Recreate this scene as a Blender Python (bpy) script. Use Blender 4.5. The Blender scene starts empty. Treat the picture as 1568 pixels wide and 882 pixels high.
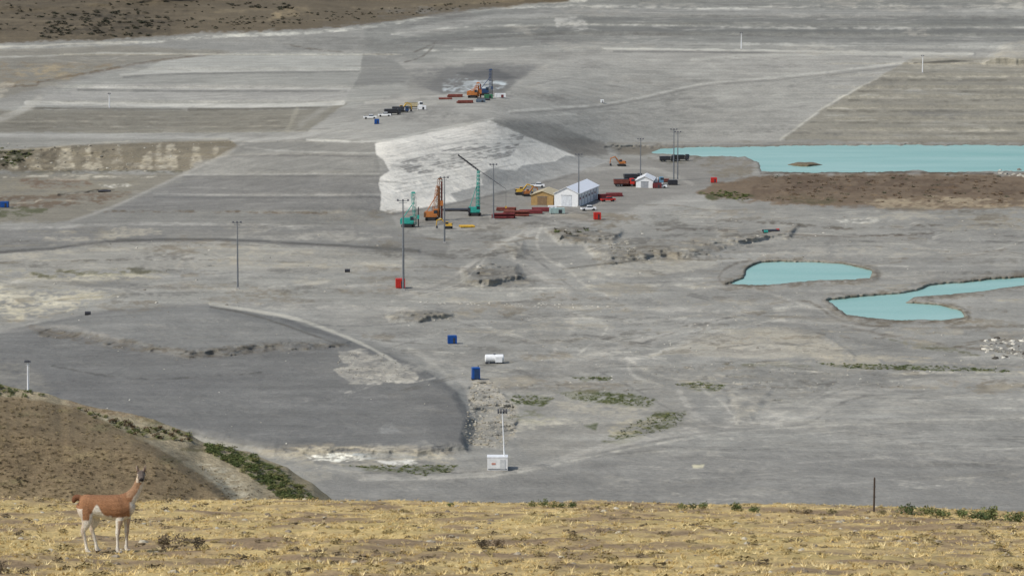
import bpy, math, random
import numpy as np
from mathutils import Vector, Matrix
random.seed(7); rng=np.random.default_rng(11)
# ------------------------------------------------------------------ image pixel coordinates to camera rays
F=5227.0; HC=100.0; VH=-150.0
TH=math.atan((441-VH)/F)
def ray(u,v):
    a=(np.asarray(u,float)-784)/F; b=(441-np.asarray(v,float))/F
    y=math.cos(TH)+b*math.sin(TH); z=-math.sin(TH)+b*math.cos(TH)
    return a/y, z/y          # x per unit depth, z per unit depth
K=np.array([1.0,.985,.925])
def C(r,g,b,k=None):
    k=K if k is None else k
    c=np.array([r,g,b],float)/255
    return np.where(c<=0.04045,c/12.92,((c+0.055)/1.055)**2.4)*k
# ------------------------------------------------------------------ noise
def _h(ix,iy,s):
    n=(ix.astype(np.int64)*374761393+iy.astype(np.int64)*668265263+s*1274126177)&0xffffffff
    n=((n^(n>>13))*1274126177)&0xffffffff
    n=(n^(n>>16))&0xffffffff
    return n/4294967295.0
def vnoise(x,y,s=0):
    x0=np.floor(x);y0=np.floor(y);fx=x-x0;fy=y-y0
    fx=fx*fx*(3-2*fx);fy=fy*fy*(3-2*fy)
    a=_h(x0,y0,s);b=_h(x0+1,y0,s);c=_h(x0,y0+1,s);d=_h(x0+1,y0+1,s)
    return (a*(1-fx)+b*fx)*(1-fy)+(c*(1-fx)+d*fx)*fy
def fbm(x,y,o=4,s=0):
    x=np.asarray(x,float);y=np.asarray(y,float)
    t=0;a=1;n=0
    for i in range(o):
        t=t+a*(vnoise(x*2**i+17.3*i,y*2**i+9.1*i,s+i)*2-1);n+=a;a*=0.55
    return t/n*1.6
def sstep(x): x=np.clip(x,0,1); return x*x*(3-2*x)
# ------------------------------------------------------------------ canvas (colour + height painted in image pixel coordinates over the mesh vertices)
class Canvas:
    def __init__(s,U,V,base):
        s.U=U.ravel();s.V=V.ravel();n=len(s.U)
        s.col=np.tile(np.array(base,float),(n,1)); s.dh=np.zeros(n); s.rough=np.zeros(n)
        s.n1=fbm(s.U/26,s.V/6,4,3); s.n2=fbm(s.U/7,s.V/2.2,3,40); s.n3=fbm(s.U/90,s.V/16,4,70)
        s.n4=fbm(s.U/70,s.V/1.8,3,90)
    def _sel(s,p,m):
        p=np.array(p,float)
        a=p.min(0)-m;b=p.max(0)+m
        i=np.nonzero((s.U>a[0])&(s.U<b[0])&(s.V>a[1])&(s.V<b[1]))[0]
        return p,i
    def _dist(s,p,i,closed):
        x=s.U[i];y=s.V[i];d=np.full(len(i),1e9);ins=np.zeros(len(i),bool)
        n=len(p);r=range(n) if closed else range(n-1)
        for k in r:
            ax,ay=p[k];bx,by=p[(k+1)%n]
            vx=bx-ax;vy=by-ay;L=vx*vx+vy*vy+1e-9
            t=np.clip(((x-ax)*vx+(y-ay)*vy)/L,0,1)
            d=np.minimum(d,np.hypot(x-ax-t*vx,y-ay-t*vy))
            if closed:
                c=((ay>y)!=(by>y))
                if by!=ay: ins^=c&(x<(vx)*(y-ay)/(by-ay)+ax)
        return d,ins
    def mask(s,p,soft=3,rough=3,closed=True,w=0):
        p,i=s._sel(p,soft+rough*2+w+4)
        if len(i)==0: return i,np.zeros(0)
        d,ins=s._dist(p,i,closed)
        sd=np.where(ins,d,-d) if closed else w-d
        sd=sd+rough*(s.n1[i]*0.8+s.n2[i]*0.5)
        return i,sstep((sd+soft)/(2*soft+1e-6))
    def _mix(s,i,a,col,patch,al,streak=0):
        if len(i)==0: return
        a=a*al
        if patch: a=a*np.clip(0.5+patch*(s.n2[i]*0.7+s.n1[i]*0.8),0,1)
        if streak: a=a*np.clip(0.5+streak*s.n4[i],0,1)
        a=a[:,None]
        s.col[i]=s.col[i]*(1-a)+np.array(col)*a
    def poly(s,p,col,al=1,soft=3,rough=3,patch=0,h=0,streak=0,rg=0,hs=7,hr=.6):
        if col is not None or rg:
            i,a=s.mask(p,soft,rough)
            if col is not None: s._mix(i,a,col,patch,al,streak)
            if rg: s.rough[i]=np.maximum(s.rough[i],a*rg)
        if h:
            i,a=s.mask(p,hs,hr);s.dh[i]+=a*h
    def line(s,p,w,col,al=.8,soft=1.5,rough=1,patch=0,h=0,streak=0):
        p=smooth(p)
        i,a=s.mask(p,soft,rough,False,w)
        if col is not None: s._mix(i,a,col,patch,al,streak)
        if h:
            i,a=s.mask(p,4,.1,False,w);s.dh[i]+=a*h*.5
def smooth(p,n=3):
    p=[np.array(q,float) for q in p]
    if len(p)<3: return p
    out=[]
    for i in range(len(p)-1):
        a=p[max(i-1,0)];b=p[i];c=p[i+1];d=p[min(i+2,len(p)-1)]
        for k in range(n):
            t=k/n
            out.append(0.5*((2*b)+(c-a)*t+(2*a-5*b+4*c-d)*t*t+(-a+3*b-3*c+d)*t**3))
    out.append(p[-1]); return out
# ------------------------------------------------------------------ mesh helpers
def mesh_np(name,co,faces,col=None,mat=None,smoothf=False):
    me=bpy.data.meshes.new(name); co=np.asarray(co,np.float32);faces=np.asarray(faces,np.int32)
    k=faces.shape[1];m=len(faces)
    me.vertices.add(len(co));me.vertices.foreach_set('co',co.ravel())
    me.loops.add(m*k);me.loops.foreach_set('vertex_index',faces.ravel())
    me.polygons.add(m);me.polygons.foreach_set('loop_start',np.arange(0,m*k,k,dtype=np.int32))
    me.polygons.foreach_set('loop_total',np.full(m,k,np.int32))
    me.polygons.foreach_set('use_smooth',np.full(m,smoothf,bool))
    me.update(calc_edges=True)
    if col is not None:
        c=np.ones((len(co),4),np.float32);c[:,:3]=col
        at=me.color_attributes.new('Col','FLOAT_COLOR','POINT');at.data.foreach_set('color',c.ravel())
    if mat: me.materials.append(mat)
    ob=bpy.data.objects.new(name,me);bpy.context.scene.collection.objects.link(ob);return ob
def grid_faces(nr,nc):
    i=np.arange(nr*nc).reshape(nr,nc)
    return np.stack([i[:-1,:-1],i[:-1,1:],i[1:,1:],i[1:,:-1]],-1).reshape(-1,4)
# ------------------------------------------------------------------ materials
def nodes(name):
    m=bpy.data.materials.new(name);m.use_nodes=True;nt=m.node_tree
    return m,nt,nt.nodes['Principled BSDF']
def noise_val(nt,scale,vec,lo,hi,detail=4,rough=.6,cmin=.3,cmax=.7):
    n=nt.nodes.new('ShaderNodeTexNoise');n.inputs['Scale'].default_value=scale
    n.inputs['Detail'].default_value=detail;n.inputs['Roughness'].default_value=rough
    nt.links.new(vec,n.inputs['Vector'])
    r=nt.nodes.new('ShaderNodeMapRange')
    r.inputs['From Min'].default_value=cmin;r.inputs['From Max'].default_value=cmax
    r.inputs['To Min'].default_value=lo;r.inputs['To Max'].default_value=hi
    nt.links.new(n.outputs['Fac'],r.inputs['Value']);return r.outputs['Result'],n.outputs['Fac']
def mul(nt,a,b):
    m=nt.nodes.new('ShaderNodeMath');m.operation='MULTIPLY';nt.links.new(a,m.inputs[0]);nt.links.new(b,m.inputs[1]);return m.outputs[0]
def colmul(nt,c,v):
    m=nt.nodes.new('ShaderNodeMixRGB');m.blend_type='MULTIPLY';m.inputs['Fac'].default_value=1
    nt.links.new(c,m.inputs['Color1']);nt.links.new(v,m.inputs['Color2']);return m.outputs['Color']
def ground_mat(name,specs,bump=(0.5,0.5),streak=None,rough=.95):
    m,nt,b=nodes(name);g=nt.nodes.new('ShaderNodeNewGeometry');pos=g.outputs['Position']
    a=nt.nodes.new('ShaderNodeAttribute');a.attribute_name='Col'
    v=None
    for (sc,lo,hi) in specs:
        r,_=noise_val(nt,sc,pos,lo,hi)
        v=r if v is None else mul(nt,v,r)
    if streak:
        mp=nt.nodes.new('ShaderNodeMapping');mp.inputs['Scale'].default_value=streak[0]
        nt.links.new(pos,mp.inputs['Vector'])
        r,_=noise_val(nt,1,mp.outputs['Vector'],streak[1],streak[2],5)
        v=mul(nt,v,r)
    nt.links.new(colmul(nt,a.outputs['Color'],v),b.inputs['Base Color'])
    b.inputs['Roughness'].default_value=rough;b.inputs['Specular IOR Level'].default_value=.12
    n=nt.nodes.new('ShaderNodeTexNoise');n.inputs['Scale'].default_value=bump[0];n.inputs['Detail'].default_value=6
    n.inputs['Roughness'].default_value=.65
    nt.links.new(pos,n.inputs['Vector'])
    bp=nt.nodes.new('ShaderNodeBump');bp.inputs['Strength'].default_value=.8;bp.inputs['Distance'].default_value=bump[1]
    nt.links.new(n.outputs['Fac'],bp.inputs['Height']);nt.links.new(bp.outputs['Normal'],b.inputs['Normal'])
    return m
_mc={}
def M(name,rgb,rough=.6,metal=0,var=.2,scale=1.5):
    if name in _mc: return _mc[name]
    m,nt,b=nodes(name);tc=nt.nodes.new('ShaderNodeTexCoord')
    r,f=noise_val(nt,scale,tc.outputs['Object'],1-var,1+var*.6)
    c=nt.nodes.new('ShaderNodeRGB');c.outputs[0].default_value=(*[float(x) for x in rgb],1)
    nt.links.new(colmul(nt,c.outputs[0],r),b.inputs['Base Color'])
    b.inputs['Roughness'].default_value=rough;b.inputs['Metallic'].default_value=metal
    b.inputs['Specular IOR Level'].default_value=.3
    _mc[name]=m;return m
def attr_mat(name,rough=.9,trans=0):
    m,nt,b=nodes(name);a=nt.nodes.new('ShaderNodeAttribute');a.attribute_name='Col'
    g=nt.nodes.new('ShaderNodeNewGeometry')
    r,_=noise_val(nt,6,g.outputs['Position'],.8,1.2)
    nt.links.new(colmul(nt,a.outputs['Color'],r),b.inputs['Base Color'])
    b.inputs['Roughness'].default_value=rough;b.inputs['Specular IOR Level'].default_value=.15
    return m
# ------------------------------------------------------------------ VALLEY
uu=np.concatenate([np.linspace(-520,-20,50,endpoint=False),np.arange(-20,1588,1.5),np.linspace(1588,2090,50)])
vv=np.concatenate([np.array([-146,-140,-132,-122,-110,-98,-86,-74,-62,-50,-40,-30,-22,-14,-8.]),np.arange(-4,800,1.15),np.linspace(802,1750,40)])
U,V=np.meshgrid(uu,vv)
GR=C(143,141,135)
cv=Canvas(U,V,GR)
DK=C(124,123,119);LT=C(168,166,158);WHT=C(206,204,196)
# base height profile per image pixel column
BT=[(400,0),(262,0),(225,7),(200,9),(168,12.5),(157,14),(82,27),(68,30),(0,48),(-60,64)]
RT=[(216,0),(180,7),(150,13),(115,20.5),(80,28),(60,32),(0,47),(-60,64)]
tabs={-520:BT,140:BT,
300:[(345,0),(300,1.2),(262,3),(225,8),(200,10),(168,13),(157,14.6),(82,27),(68,30),(0,48),(-60,64)],
430:[(345,0),(215,12),(157,16.3),(82,27),(68,30),(0,48),(-60,64)],
570:[(338,0),(215,16.5),(185,17.5),(157,18.8),(115,22.4),(82,27),(60,32),(0,46.5),(-60,63)],
605:[(328,0),(215,17),(185,18),(157,19),(115,22.4),(82,27),(60,32),(0,46.5),(-60,63)],
750:[(304,0),(185,19),(150,20),(115,22.4),(75,29),(60,32),(0,46.5),(-60,63)],
840:[(280,0),(222,8),(190,12.5),(150,17.5),(115,22),(75,29),(60,32),(0,47),(-60,63.5)],
930:[(245,0),(222,2),(190,7.5),(150,14.5),(115,21),(75,29),(60,32),(0,47),(-60,64)],
1040:RT,2090:RT}
cu=sorted(tabs);prof=[]
for k in cu:
    t=sorted(tabs[k]);prof.append(np.interp(vv,[a for a,_ in t],[b for _,b in t]))
prof=np.array(prof)
H0=np.zeros_like(U)
for j,u in enumerate(uu):
    k=min(max(np.searchsorted(cu,u)-1,0),len(cu)-2);t=(u-cu[k])/(cu[k+1]-cu[k])
    H0[:,j]=prof[k]*(1-t)+prof[k+1]*t
def gblur(A,s,axis):
    r=int(3*s);k=np.exp(-.5*(np.arange(-r,r+1)/s)**2);k/=k.sum()
    return np.apply_along_axis(lambda a:np.convolve(np.pad(a,r,mode='edge'),k,'valid'),axis,A)
H0=gblur(gblur(H0,16,1),2.2,0)
# benches: a low riser at every bench line
BL=[]
def benches(lines,u0,u1,amp,fu=40,jump=5.):
    global H0
    ys=[np.interp(uu,[a for a,_ in l],[b for _,b in l]) for l in lines]
    BL.append((lines,u0,u1))
    wu=sstep((uu-u0)/fu)*sstep((u1-uu)/fu)
    D_=np.zeros_like(H0)
    for k in range(len(ys)-1):
        t0=ys[k][None,:];t1=ys[k+1][None,:]
        t=(V-t0)/(t1-t0)
        w=(t>=0)&(t<1)
        f=jump/np.maximum(t1-t0,6)
        saw=np.where(t<1-f,-.5+t/(1-f),.5-(t-(1-f))/f)
        D_=np.where(w,amp*saw*1.0,D_)
    H0+=D_*wu[None,:]
benches([[(0,84),(560,84)],[(0,108),(560,108)],[(0,135),(560,135)],[(0,160),(530,158)],[(0,205),(470,204)]],60,640,.4)
benches([[(1200,98),(2090,98)],[(1200,118),(2090,118)],[(1200,136),(2090,136)],[(1200,150),(2090,150)],[(1200,166),(2090,166)],[(1200,184),(2090,184)],[(1200,200),(2090,200)],[(1200,214),(2090,214)]],1230,2200,.28,60,5)
benches([[(560,12),(760,-2),(2090,-4)],[(560,34),(760,13),(2090,13)],[(560,50),(860,27),(2090,30)],[(560,64),(860,40),(2090,46)],[(560,78),(860,54),(2090,60)],[(560,92),(930,76),(2090,79)]],700,2200,.26,120,6)
benches([[(100,222),(600,214)],[(100,243),(600,237)],[(100,270),(600,266)],[(100,302),(600,300)],[(100,330),(600,326)],[(100,350),(600,346)]],240,570,.28,60,5)
P=cv.poly;L=cv.line
# general mottling
cv.col*= (1+0.06*cv.n3+0.03*cv.n1)[:,None]
# --- top terraces
P([(-520,-150),(2090,-150),(2090,78),(-520,78)],C(138,137,132),.9)
P([(560,-20),(1600,-20),(2090,30),(2090,60),(900,70),(640,95),(560,80)],C(133,133,128),.8,6,5)
P([(600,48),(760,20),(880,14),(2090,14),(2090,27),(900,25),(760,30),(620,58)],C(144,143,138),.8,2,2)
P([(600,62),(760,42),(900,40),(2090,44),(2090,56),(900,52),(700,62)],C(124,124,120),.85,2,2.5)
P([(900,28),(2090,31),(2090,42),(900,38)],C(127,127,122),.8,2,2)
P([(640,86),(780,72),(930,66),(2090,66),(2090,76),(930,76),(700,92)],C(146,145,139),.8,2,2)
for (pts,w,c,a) in [
 ([(640,30),(760,14),(900,10),(1100,14),(1350,10),(2090,14)],1.4,LT,.8),
 ([(600,52),(720,42),(860,38),(1050,40),(1300,44),(2090,40)],1.4,LT,.7),
 ([(560,70),(700,60),(900,52),(1150,55),(1400,62),(2090,58)],1.6,DK,.9),
 ([(650,78),(780,74),(900,66),(1100,67),(1400,72),(2090,70)],1.6,LT,.7),
 ([(620,40),(700,26),(760,22),(860,20),(1200,26),(2090,26)],1.8,DK,.9),
 ([(850,28),(1000,30),(1250,31),(2090,34)],2,DK,.8),
 ([(-520,78),(0,76),(200,66),(330,56),(480,50),(620,34),(700,14),(860,4),(960,-6)],2.2,C(170,168,159),.9)]:
    L(pts,w,c,a,1.5,1,.6,h=0)
P([(1180,8),(1568,4),(2090,6),(2090,14),(1250,20)],C(154,152,145),.5,3,4,.8)
P([(850,28),(890,26),(900,44),(852,46)],C(158,156,150),.8,2,3,.8)
P([(1540,70),(1568,62),(2090,62),(2090,100),(1568,98),(1510,95)],C(156,150,137),.8,4,4,.6,h=1)
# brown scrub hill, top left
P([(-520,-150),(900,-150),(870,3),(800,8),(640,26),(560,38),(480,44),(330,50),(180,60),(0,66),(-520,70)],C(124,113,95),1,2.5,3)
P([(-520,0),(300,0),(260,50),(-520,62)],C(112,102,87),.7,8,5,.8)
P([(80,25),(180,20),(260,40),(200,58),(60,60)],C(102,95,83),.6,6,5,.9)
P([(430,12),(470,10),(478,24),(440,27),(410,30)],C(154,138,110),.8,3,3,.6)
L([(330,18),(420,14),(560,14),(700,6),(800,2)],2,C(142,129,105),.5,2,1.5,.8)
L([(0,30),(120,34),(260,28),(400,32),(520,30)],1.4,C(138,126,105),.5,1.5,1,.8)
# --- left strip below hill
P([(-520,78),(0,76),(180,70),(350,80),(190,100),(90,128),(0,150),(-520,150)],C(138,134,124),.9,3,3)
P([(-520,95),(60,97),(190,95),(130,112),(90,122),(0,132),(-520,138)],C(142,130,110),.8,3,4,.9)
P([(20,104),(80,100),(135,110),(100,121),(30,120)],C(157,145,121),.8,3,3,.8)
L([(360,82),(250,92),(180,104),(100,118),(60,126),(0,134),(-520,146)],1.8,C(118,102,83),.8,1,1,.4)
L([(-520,92),(0,88),(150,82),(330,84)],1.2,C(160,158,150),.7)
L([(-520,75),(0,72),(100,68),(210,65)],1.4,C(166,162,151),.8)
P([(-520,128),(0,126),(20,130),(0,150),(-520,160)],C(163,157,144),.6,3,3,1)
P([(420,62),(520,56),(640,68),(640,90),(560,82),(440,76)],C(129,128,123),.7,4,4,.6)
L([(430,66),(470,74),(520,80),(600,84)],1.0,C(116,107,94),.8,1,1,.5)
L([(635,80),(665,68),(648,86),(620,96)],1.2,C(110,104,95),.8,1,1,.5)
# upper left embankment
EMB=[(60,150),(130,122),(250,94),(360,81),(560,81),(600,92),(640,118),(620,140),(560,158),(500,172),(440,205),(-60,206),(-40,185),(20,165)]
P(EMB,C(144,143,137),1,2,2)
P([(250,94),(360,81),(556,82),(552,108),(300,112),(190,118)],C(151,150,144),.9,1.5,1.5)
P([(556,82),(600,92),(640,118),(600,130),(540,135),(552,108)],C(134,133,128),.9,2,2)
P([(60,150),(150,128),(540,134),(528,156),(60,154)],C(147,145,140),.9,2,2)
P([(-520,170),(40,168),(470,168),(530,160),(470,200),(360,204),(-520,202)],C(135,131,120),1,2,2,0)
P([(-520,172),(460,176),(440,196),(-520,200)],C(126,121,110),.7,3,3,1)
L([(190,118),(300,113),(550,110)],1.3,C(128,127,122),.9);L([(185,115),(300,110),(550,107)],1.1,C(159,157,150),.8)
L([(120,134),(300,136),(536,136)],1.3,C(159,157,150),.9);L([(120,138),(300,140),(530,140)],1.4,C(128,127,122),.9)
L([(40,158),(160,160),(300,162),(420,162),(525,158)],3.0,C(162,160,153),.95,1.2,.8)
L([(35,166),(300,168),(500,165)],1.4,C(119,115,105),.9)
L([(-60,192),(0,182),(40,166),(60,152)],5,C(156,153,145),.7,3,1)
L([(-520,208),(0,208),(200,210),(370,214),(470,208),(540,190),(600,176)],3.2,C(152,150,144),.9,2,1)
for y in (178,186,194): L([(-520,y+2),(100,y),(300,y+1),(450,y-2)],.9,C(147,142,130),.8,1,1,.6)
L([(455,168),(440,200)],3,C(147,143,130),.6,3,2); L([(530,135),(505,160),(460,190)],4,C(148,146,140),.5,4,2)
# scarp
P([(-520,232),(0,230),(120,222),(250,216),(350,214),(368,224),(340,240),(290,262),(-520,264)],C(134,126,110),1,2,2.5,0,rg=.8)
P([(-520,234),(0,232),(90,228),(80,258),(-520,262)],C(116,107,92),.7,3,5,1)
for (x,y0,w) in [(100,226,14),(55,230,8),(135,226,6),(180,224,9),(225,232,9),(260,220,12),(243,222,5),(300,222,9),(330,218,5),(20,236,6),(150,240,7)]:
    P([(x-w*.25,y0+3),(x+w*.5,y0),(x+w,258),(x-w*1.2,258)],C(164,157,141),.75,2.5,3,.6)
P([(40,228),(60,232),(20,252),(0,246),(0,232)],C(96,98,76),.8,3,4,1)
L([(-520,266),(0,266),(150,263),(278,264)],1.8,C(104,102,84),.9,1.5,1.5,.5)
P([(-520,208),(0,211),(360,213),(350,215),(120,221),(0,228),(-520,230)],C(141,139,132),.9,2,1.5)
L([(-520,232),(0,230),(120,221),(250,215),(350,213)],1.0,C(159,154,141),.7,1,1,.4,h=.5)
# left flats
P([(-520,268),(280,266),(250,285),(170,318),(100,340),(-520,342)],C(138,133,121),1,3,4)
P([(0,272),(140,268),(210,280),(190,300),(110,300),(-520,300),(-520,272)],C(145,137,119),.6,4,5,1,rg=.4)
P([(-520,298),(60,302),(180,292),(200,296),(150,312),(60,316),(-520,318)],C(126,108,90),.8,3,4,1.2,rg=.4)
P([(30,276),(110,274),(140,282),(60,288)],C(130,108,91),.7,3,4,1.2)
P([(-520,320),(0,318),(70,322),(40,332),(-520,336)],C(110,112,82),.8,3,4,1)
P([(150,284),(190,280),(205,285),(170,288)],C(186,184,176),.8,1.5,2,.8); P([(60,270),(150,268),(160,273),(80,276)],C(162,156,142),.7,2,3,1)
L([(0,272),(90,269),(200,272),(240,270)],1,C(170,165,152),.8,1,1,1)
L([(-520,312),(0,312),(60,306),(120,308)],1,C(163,157,142),.7,1,1,1)
L([(90,298),(130,294),(175,292)],1.5,C(92,86,76),.9,1,1.5,1)
# dam shoulder
DS=[(372,222),(470,212),(575,214),(580,250),(592,300),(606,346),(520,350),(100,344),(170,318),(240,286),(292,262),(345,240)]
P(DS,C(136,134,128),1,2,2)
P([(300,250),(380,232),(575,236),(578,262),(280,270)],C(140,138,132),.7,3,2)
P([(240,290),(300,272),(580,272),(590,322),(170,322)],C(131,129,125),.8,3,2)
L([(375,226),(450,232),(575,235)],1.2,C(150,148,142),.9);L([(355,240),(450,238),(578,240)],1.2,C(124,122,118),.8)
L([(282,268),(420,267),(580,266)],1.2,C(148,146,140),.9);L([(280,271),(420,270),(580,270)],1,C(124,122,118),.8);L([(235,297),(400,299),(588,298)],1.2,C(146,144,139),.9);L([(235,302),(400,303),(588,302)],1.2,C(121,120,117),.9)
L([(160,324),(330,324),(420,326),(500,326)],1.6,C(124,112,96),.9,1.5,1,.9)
P([(490,330),(520,322),(560,334),(598,344),(500,340)],C(145,139,127),.6,3,3,.6)
L([(372,220),(340,238),(296,260),(240,286),(170,318),(110,338)],2,C(149,146,139),.7,2,1)
# slab (concrete face)
SL=[(574,220),(660,202),(750,184),(800,206),(885,240),(936,246),(880,266),(800,288),(700,310),(602,328),(582,322),(584,296),(580,284),(582,272),(596,262),(588,246),(576,238)]
P(SL,C(172,169,162),1,1.2,1)
P([(596,250),(700,222),(790,206),(830,220),(700,248),(600,262)],C(158,156,150),.9,2,2,0,streak=1.5)
L([(578,244),(680,222),(800,206)],1.4,C(148,146,141),.7,1.5,1,.4)
for k in range(12):
    y=k*2.9+rng.uniform(-1,1); L([(600+k*3,254+y*.4-0),(690,230+y*.9),(804-k*2,206+y)],.8,C(134,132,128),.85,.8,.6,1.6)
for k in range(8):
    y=k*6; L([(605,266+y),(700,250+y),(760+k*10,234+y)],.6,C(150,147,141),.6,.8,.5,1)
for k in range(5): L([(590+k*2,228+k*3),(660,211+k*4),(745,194+k*4)],.6,C(152,149,144),.6,.8,.5,1)
P([(735,268),(752,258),(790,262),(800,254),(850,248),(866,238),(890,240),(936,246),(880,266),(800,288),(700,310),(690,296),(740,284)],C(147,146,142),.95,1,1.2)
L([(602,328),(700,311),(800,289),(880,268)],2,C(122,120,116),.9,2,1)
for k in range(12):
    u0=640+k*22; L([(u0,212-k*1.2+8),(u0+30+k*3,250-k)],.35,C(162,160,154),.4,.6,.2)
# ground right of slab
P([(752,184),(790,180),(860,196),(920,214),(935,232),(890,240),(800,206)],C(137,135,129),.9,3,3)
P([(830,208),(930,214),(930,236),(880,238)],C(129,125,118),.7,4,4)
# crest road & works pad
P([(560,180),(620,160),(680,148),(780,146),(800,160),(760,182),(660,202),(575,216),(470,212)],C(147,145,139),.9,3,2)
L([(470,214),(575,217),(660,200),(755,182)],1.4,C(161,159,152),.9)
P([(620,108),(700,100),(760,96),(830,100),(790,125),(770,145),(680,148),(640,130)],C(125,124,121),.9,4,4)
P([(676,128),(700,117),(745,122),(775,126),(770,136),(740,140),(680,139)],C(160,166,168),.95,3,3,1)
P([(700,112),(760,106),(790,118),(770,124),(715,118)],C(112,112,112),.7,3,3)
P([(620,108),(680,105),(660,130),(630,135)],C(145,143,136),.8,5,4,.6)
L([(560,158),(640,150),(700,146),(780,148)],2,C(157,154,147),.7)
# big central-right slope
RS=[(930,76),(1480,80),(1392,96),(1330,130),(1200,214),(1180,220),(930,222),(860,196),(775,178),(770,146),(800,122),(860,98)]
P(RS,C(147,145,139),1,2,3)
P([(800,122),(930,100),(1110,110),(1050,150),(900,190),(780,170)],C(143,142,136),.6,8,5)
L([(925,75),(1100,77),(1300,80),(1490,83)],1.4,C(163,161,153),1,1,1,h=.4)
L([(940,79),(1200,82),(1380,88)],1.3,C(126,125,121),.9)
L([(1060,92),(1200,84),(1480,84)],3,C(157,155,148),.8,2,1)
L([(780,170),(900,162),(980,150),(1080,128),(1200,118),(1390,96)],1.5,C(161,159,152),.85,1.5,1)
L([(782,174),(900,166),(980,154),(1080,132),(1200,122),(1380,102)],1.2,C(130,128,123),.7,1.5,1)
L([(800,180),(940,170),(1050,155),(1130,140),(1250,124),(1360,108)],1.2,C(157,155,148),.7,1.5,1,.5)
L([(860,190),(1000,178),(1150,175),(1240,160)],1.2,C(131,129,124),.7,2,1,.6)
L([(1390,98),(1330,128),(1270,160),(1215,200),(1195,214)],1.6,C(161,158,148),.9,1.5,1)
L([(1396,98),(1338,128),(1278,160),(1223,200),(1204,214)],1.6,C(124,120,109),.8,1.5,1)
for k in range(12):
    y=95+k*10; L([(880+rng.uniform(-60,60),y),(1000+rng.uniform(-60,90),y+rng.uniform(-3,3)),(1180+rng.uniform(-90,90),y+rng.uniform(-4,4))],.7,[C(156,154,147),C(132,130,125)][k%2],.6,1,1,1)
P([(760,150),(860,120),(930,100),(1110,102),(1080,118),(900,160),(800,172)],C(150,148,142),.5,5,4,.5)
P([(1000,150),(1180,120),(1300,110),(1200,200),(1000,214),(940,190)],C(139,138,132),.6,8,5,.7)
# right embankment
P([(1200,214),(1260,168),(1330,128),(1392,92),(1500,88),(2090,92),(2090,222),(1568,220)],C(140,136,125),1,2,2)
P([(1390,92),(1440,84),(1520,90),(2090,94),(2090,110),(1400,106)],C(150,145,133),.9,2,2,.4)
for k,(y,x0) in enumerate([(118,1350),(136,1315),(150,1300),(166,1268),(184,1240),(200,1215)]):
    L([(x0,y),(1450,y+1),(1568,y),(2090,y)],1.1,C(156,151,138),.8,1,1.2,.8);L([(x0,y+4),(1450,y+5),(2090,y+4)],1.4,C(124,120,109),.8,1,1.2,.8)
P([(1300,170),(1568,160),(2090,160),(2090,182),(1280,186)],C(130,126,114),.4,4,3,.9)
L([(930,220),(1100,218),(1250,217),(1568,216),(2090,216)],1.3,C(134,127,113),.7,1.2,1.2,.3)
P([(1400,97),(1460,92),(1490,94),(1440,97)],C(104,100,92),.8,1,1)
# --- works platform
P([(600,330),(700,312),(800,290),(880,268),(940,248),(1090,238),(1160,245),(1150,262),(1090,290),(990,310),(930,340),(800,350),(640,352)],C(138,135,129),1,4,3)
P([(1050,240),(1160,238),(1165,262),(1130,270),(1100,272)],C(134,126,111),.8,3,3,.8,rg=.5)
P([(980,236),(1075,240),(1080,252),(1000,248)],C(120,116,102),.7,3,3,.9)
L([(900,262),(960,256),(1010,262),(1060,282)],3,C(152,149,142),.6,2,1.5)
L([(640,350),(760,345),(880,340),(980,322),(1080,300)],4,C(148,145,139),.7,3,2)
# --- brown area right of platform
P([(1068,296),(1100,280),(1165,268),(1300,266),(2090,266),(2090,322),(1568,318),(1450,322),(1330,318),(1200,312),(1090,304)],C(134,117,98),1,3,4,rg=.7)
P([(1160,270),(1330,270),(1568,276),(2090,280),(2090,300),(1400,296),(1250,290),(1150,300)],C(121,103,86),.8,4,5,1)
P([(1072,296),(1110,292),(1155,300),(1140,308),(1085,304)],C(106,110,76),.85,2,3,1)
P([(1190,300),(1260,300),(1290,308),(1250,312),(1200,309)],C(114,108,82),.7,3,3,.9)
P([(1320,308),(1420,302),(1568,306),(2090,306),(2090,320),(1400,320),(1330,318)],C(158,145,122),.8,3,3,1)
L([(1165,266),(1250,264),(1400,264),(1520,266)],1.3,C(106,93,79),.8,1,1)
# --- wide plain, right
P([(1090,318),(1400,326),(2090,330),(2090,400),(1400,392),(1120,380),(1000,350)],C(147,144,136),.7,6,5,.4)
P([(1430,326),(2090,324),(2090,350),(1480,352)],C(150,143,127),.7,4,5,.9)
P([(1280,338),(1330,334),(1372,338),(1340,342),(1290,342)],C(178,175,165),.9,1.5,2,.8)
P([(1400,358),(1568,352),(2090,356),(2090,366),(1440,372)],C(127,125,121),.6,3,4,.8)
L([(1000,352),(1100,352),(1220,360),(1330,362),(1430,356)],1.4,C(114,105,93),.9,1.5,1.5,1)
P([(950,330),(1080,320),(1200,326),(1100,338),(980,342)],C(151,149,142),.6,4,4,.6)
L([(1080,338),(1200,342),(1300,350),(1450,344),(1600,346)],1.3,C(118,111,99),.8,1.5,2,1)
P([(1120,372),(1300,380),(1500,384),(1600,392),(1400,398),(1150,388)],C(154,150,141),.7,4,5,.8)
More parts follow.
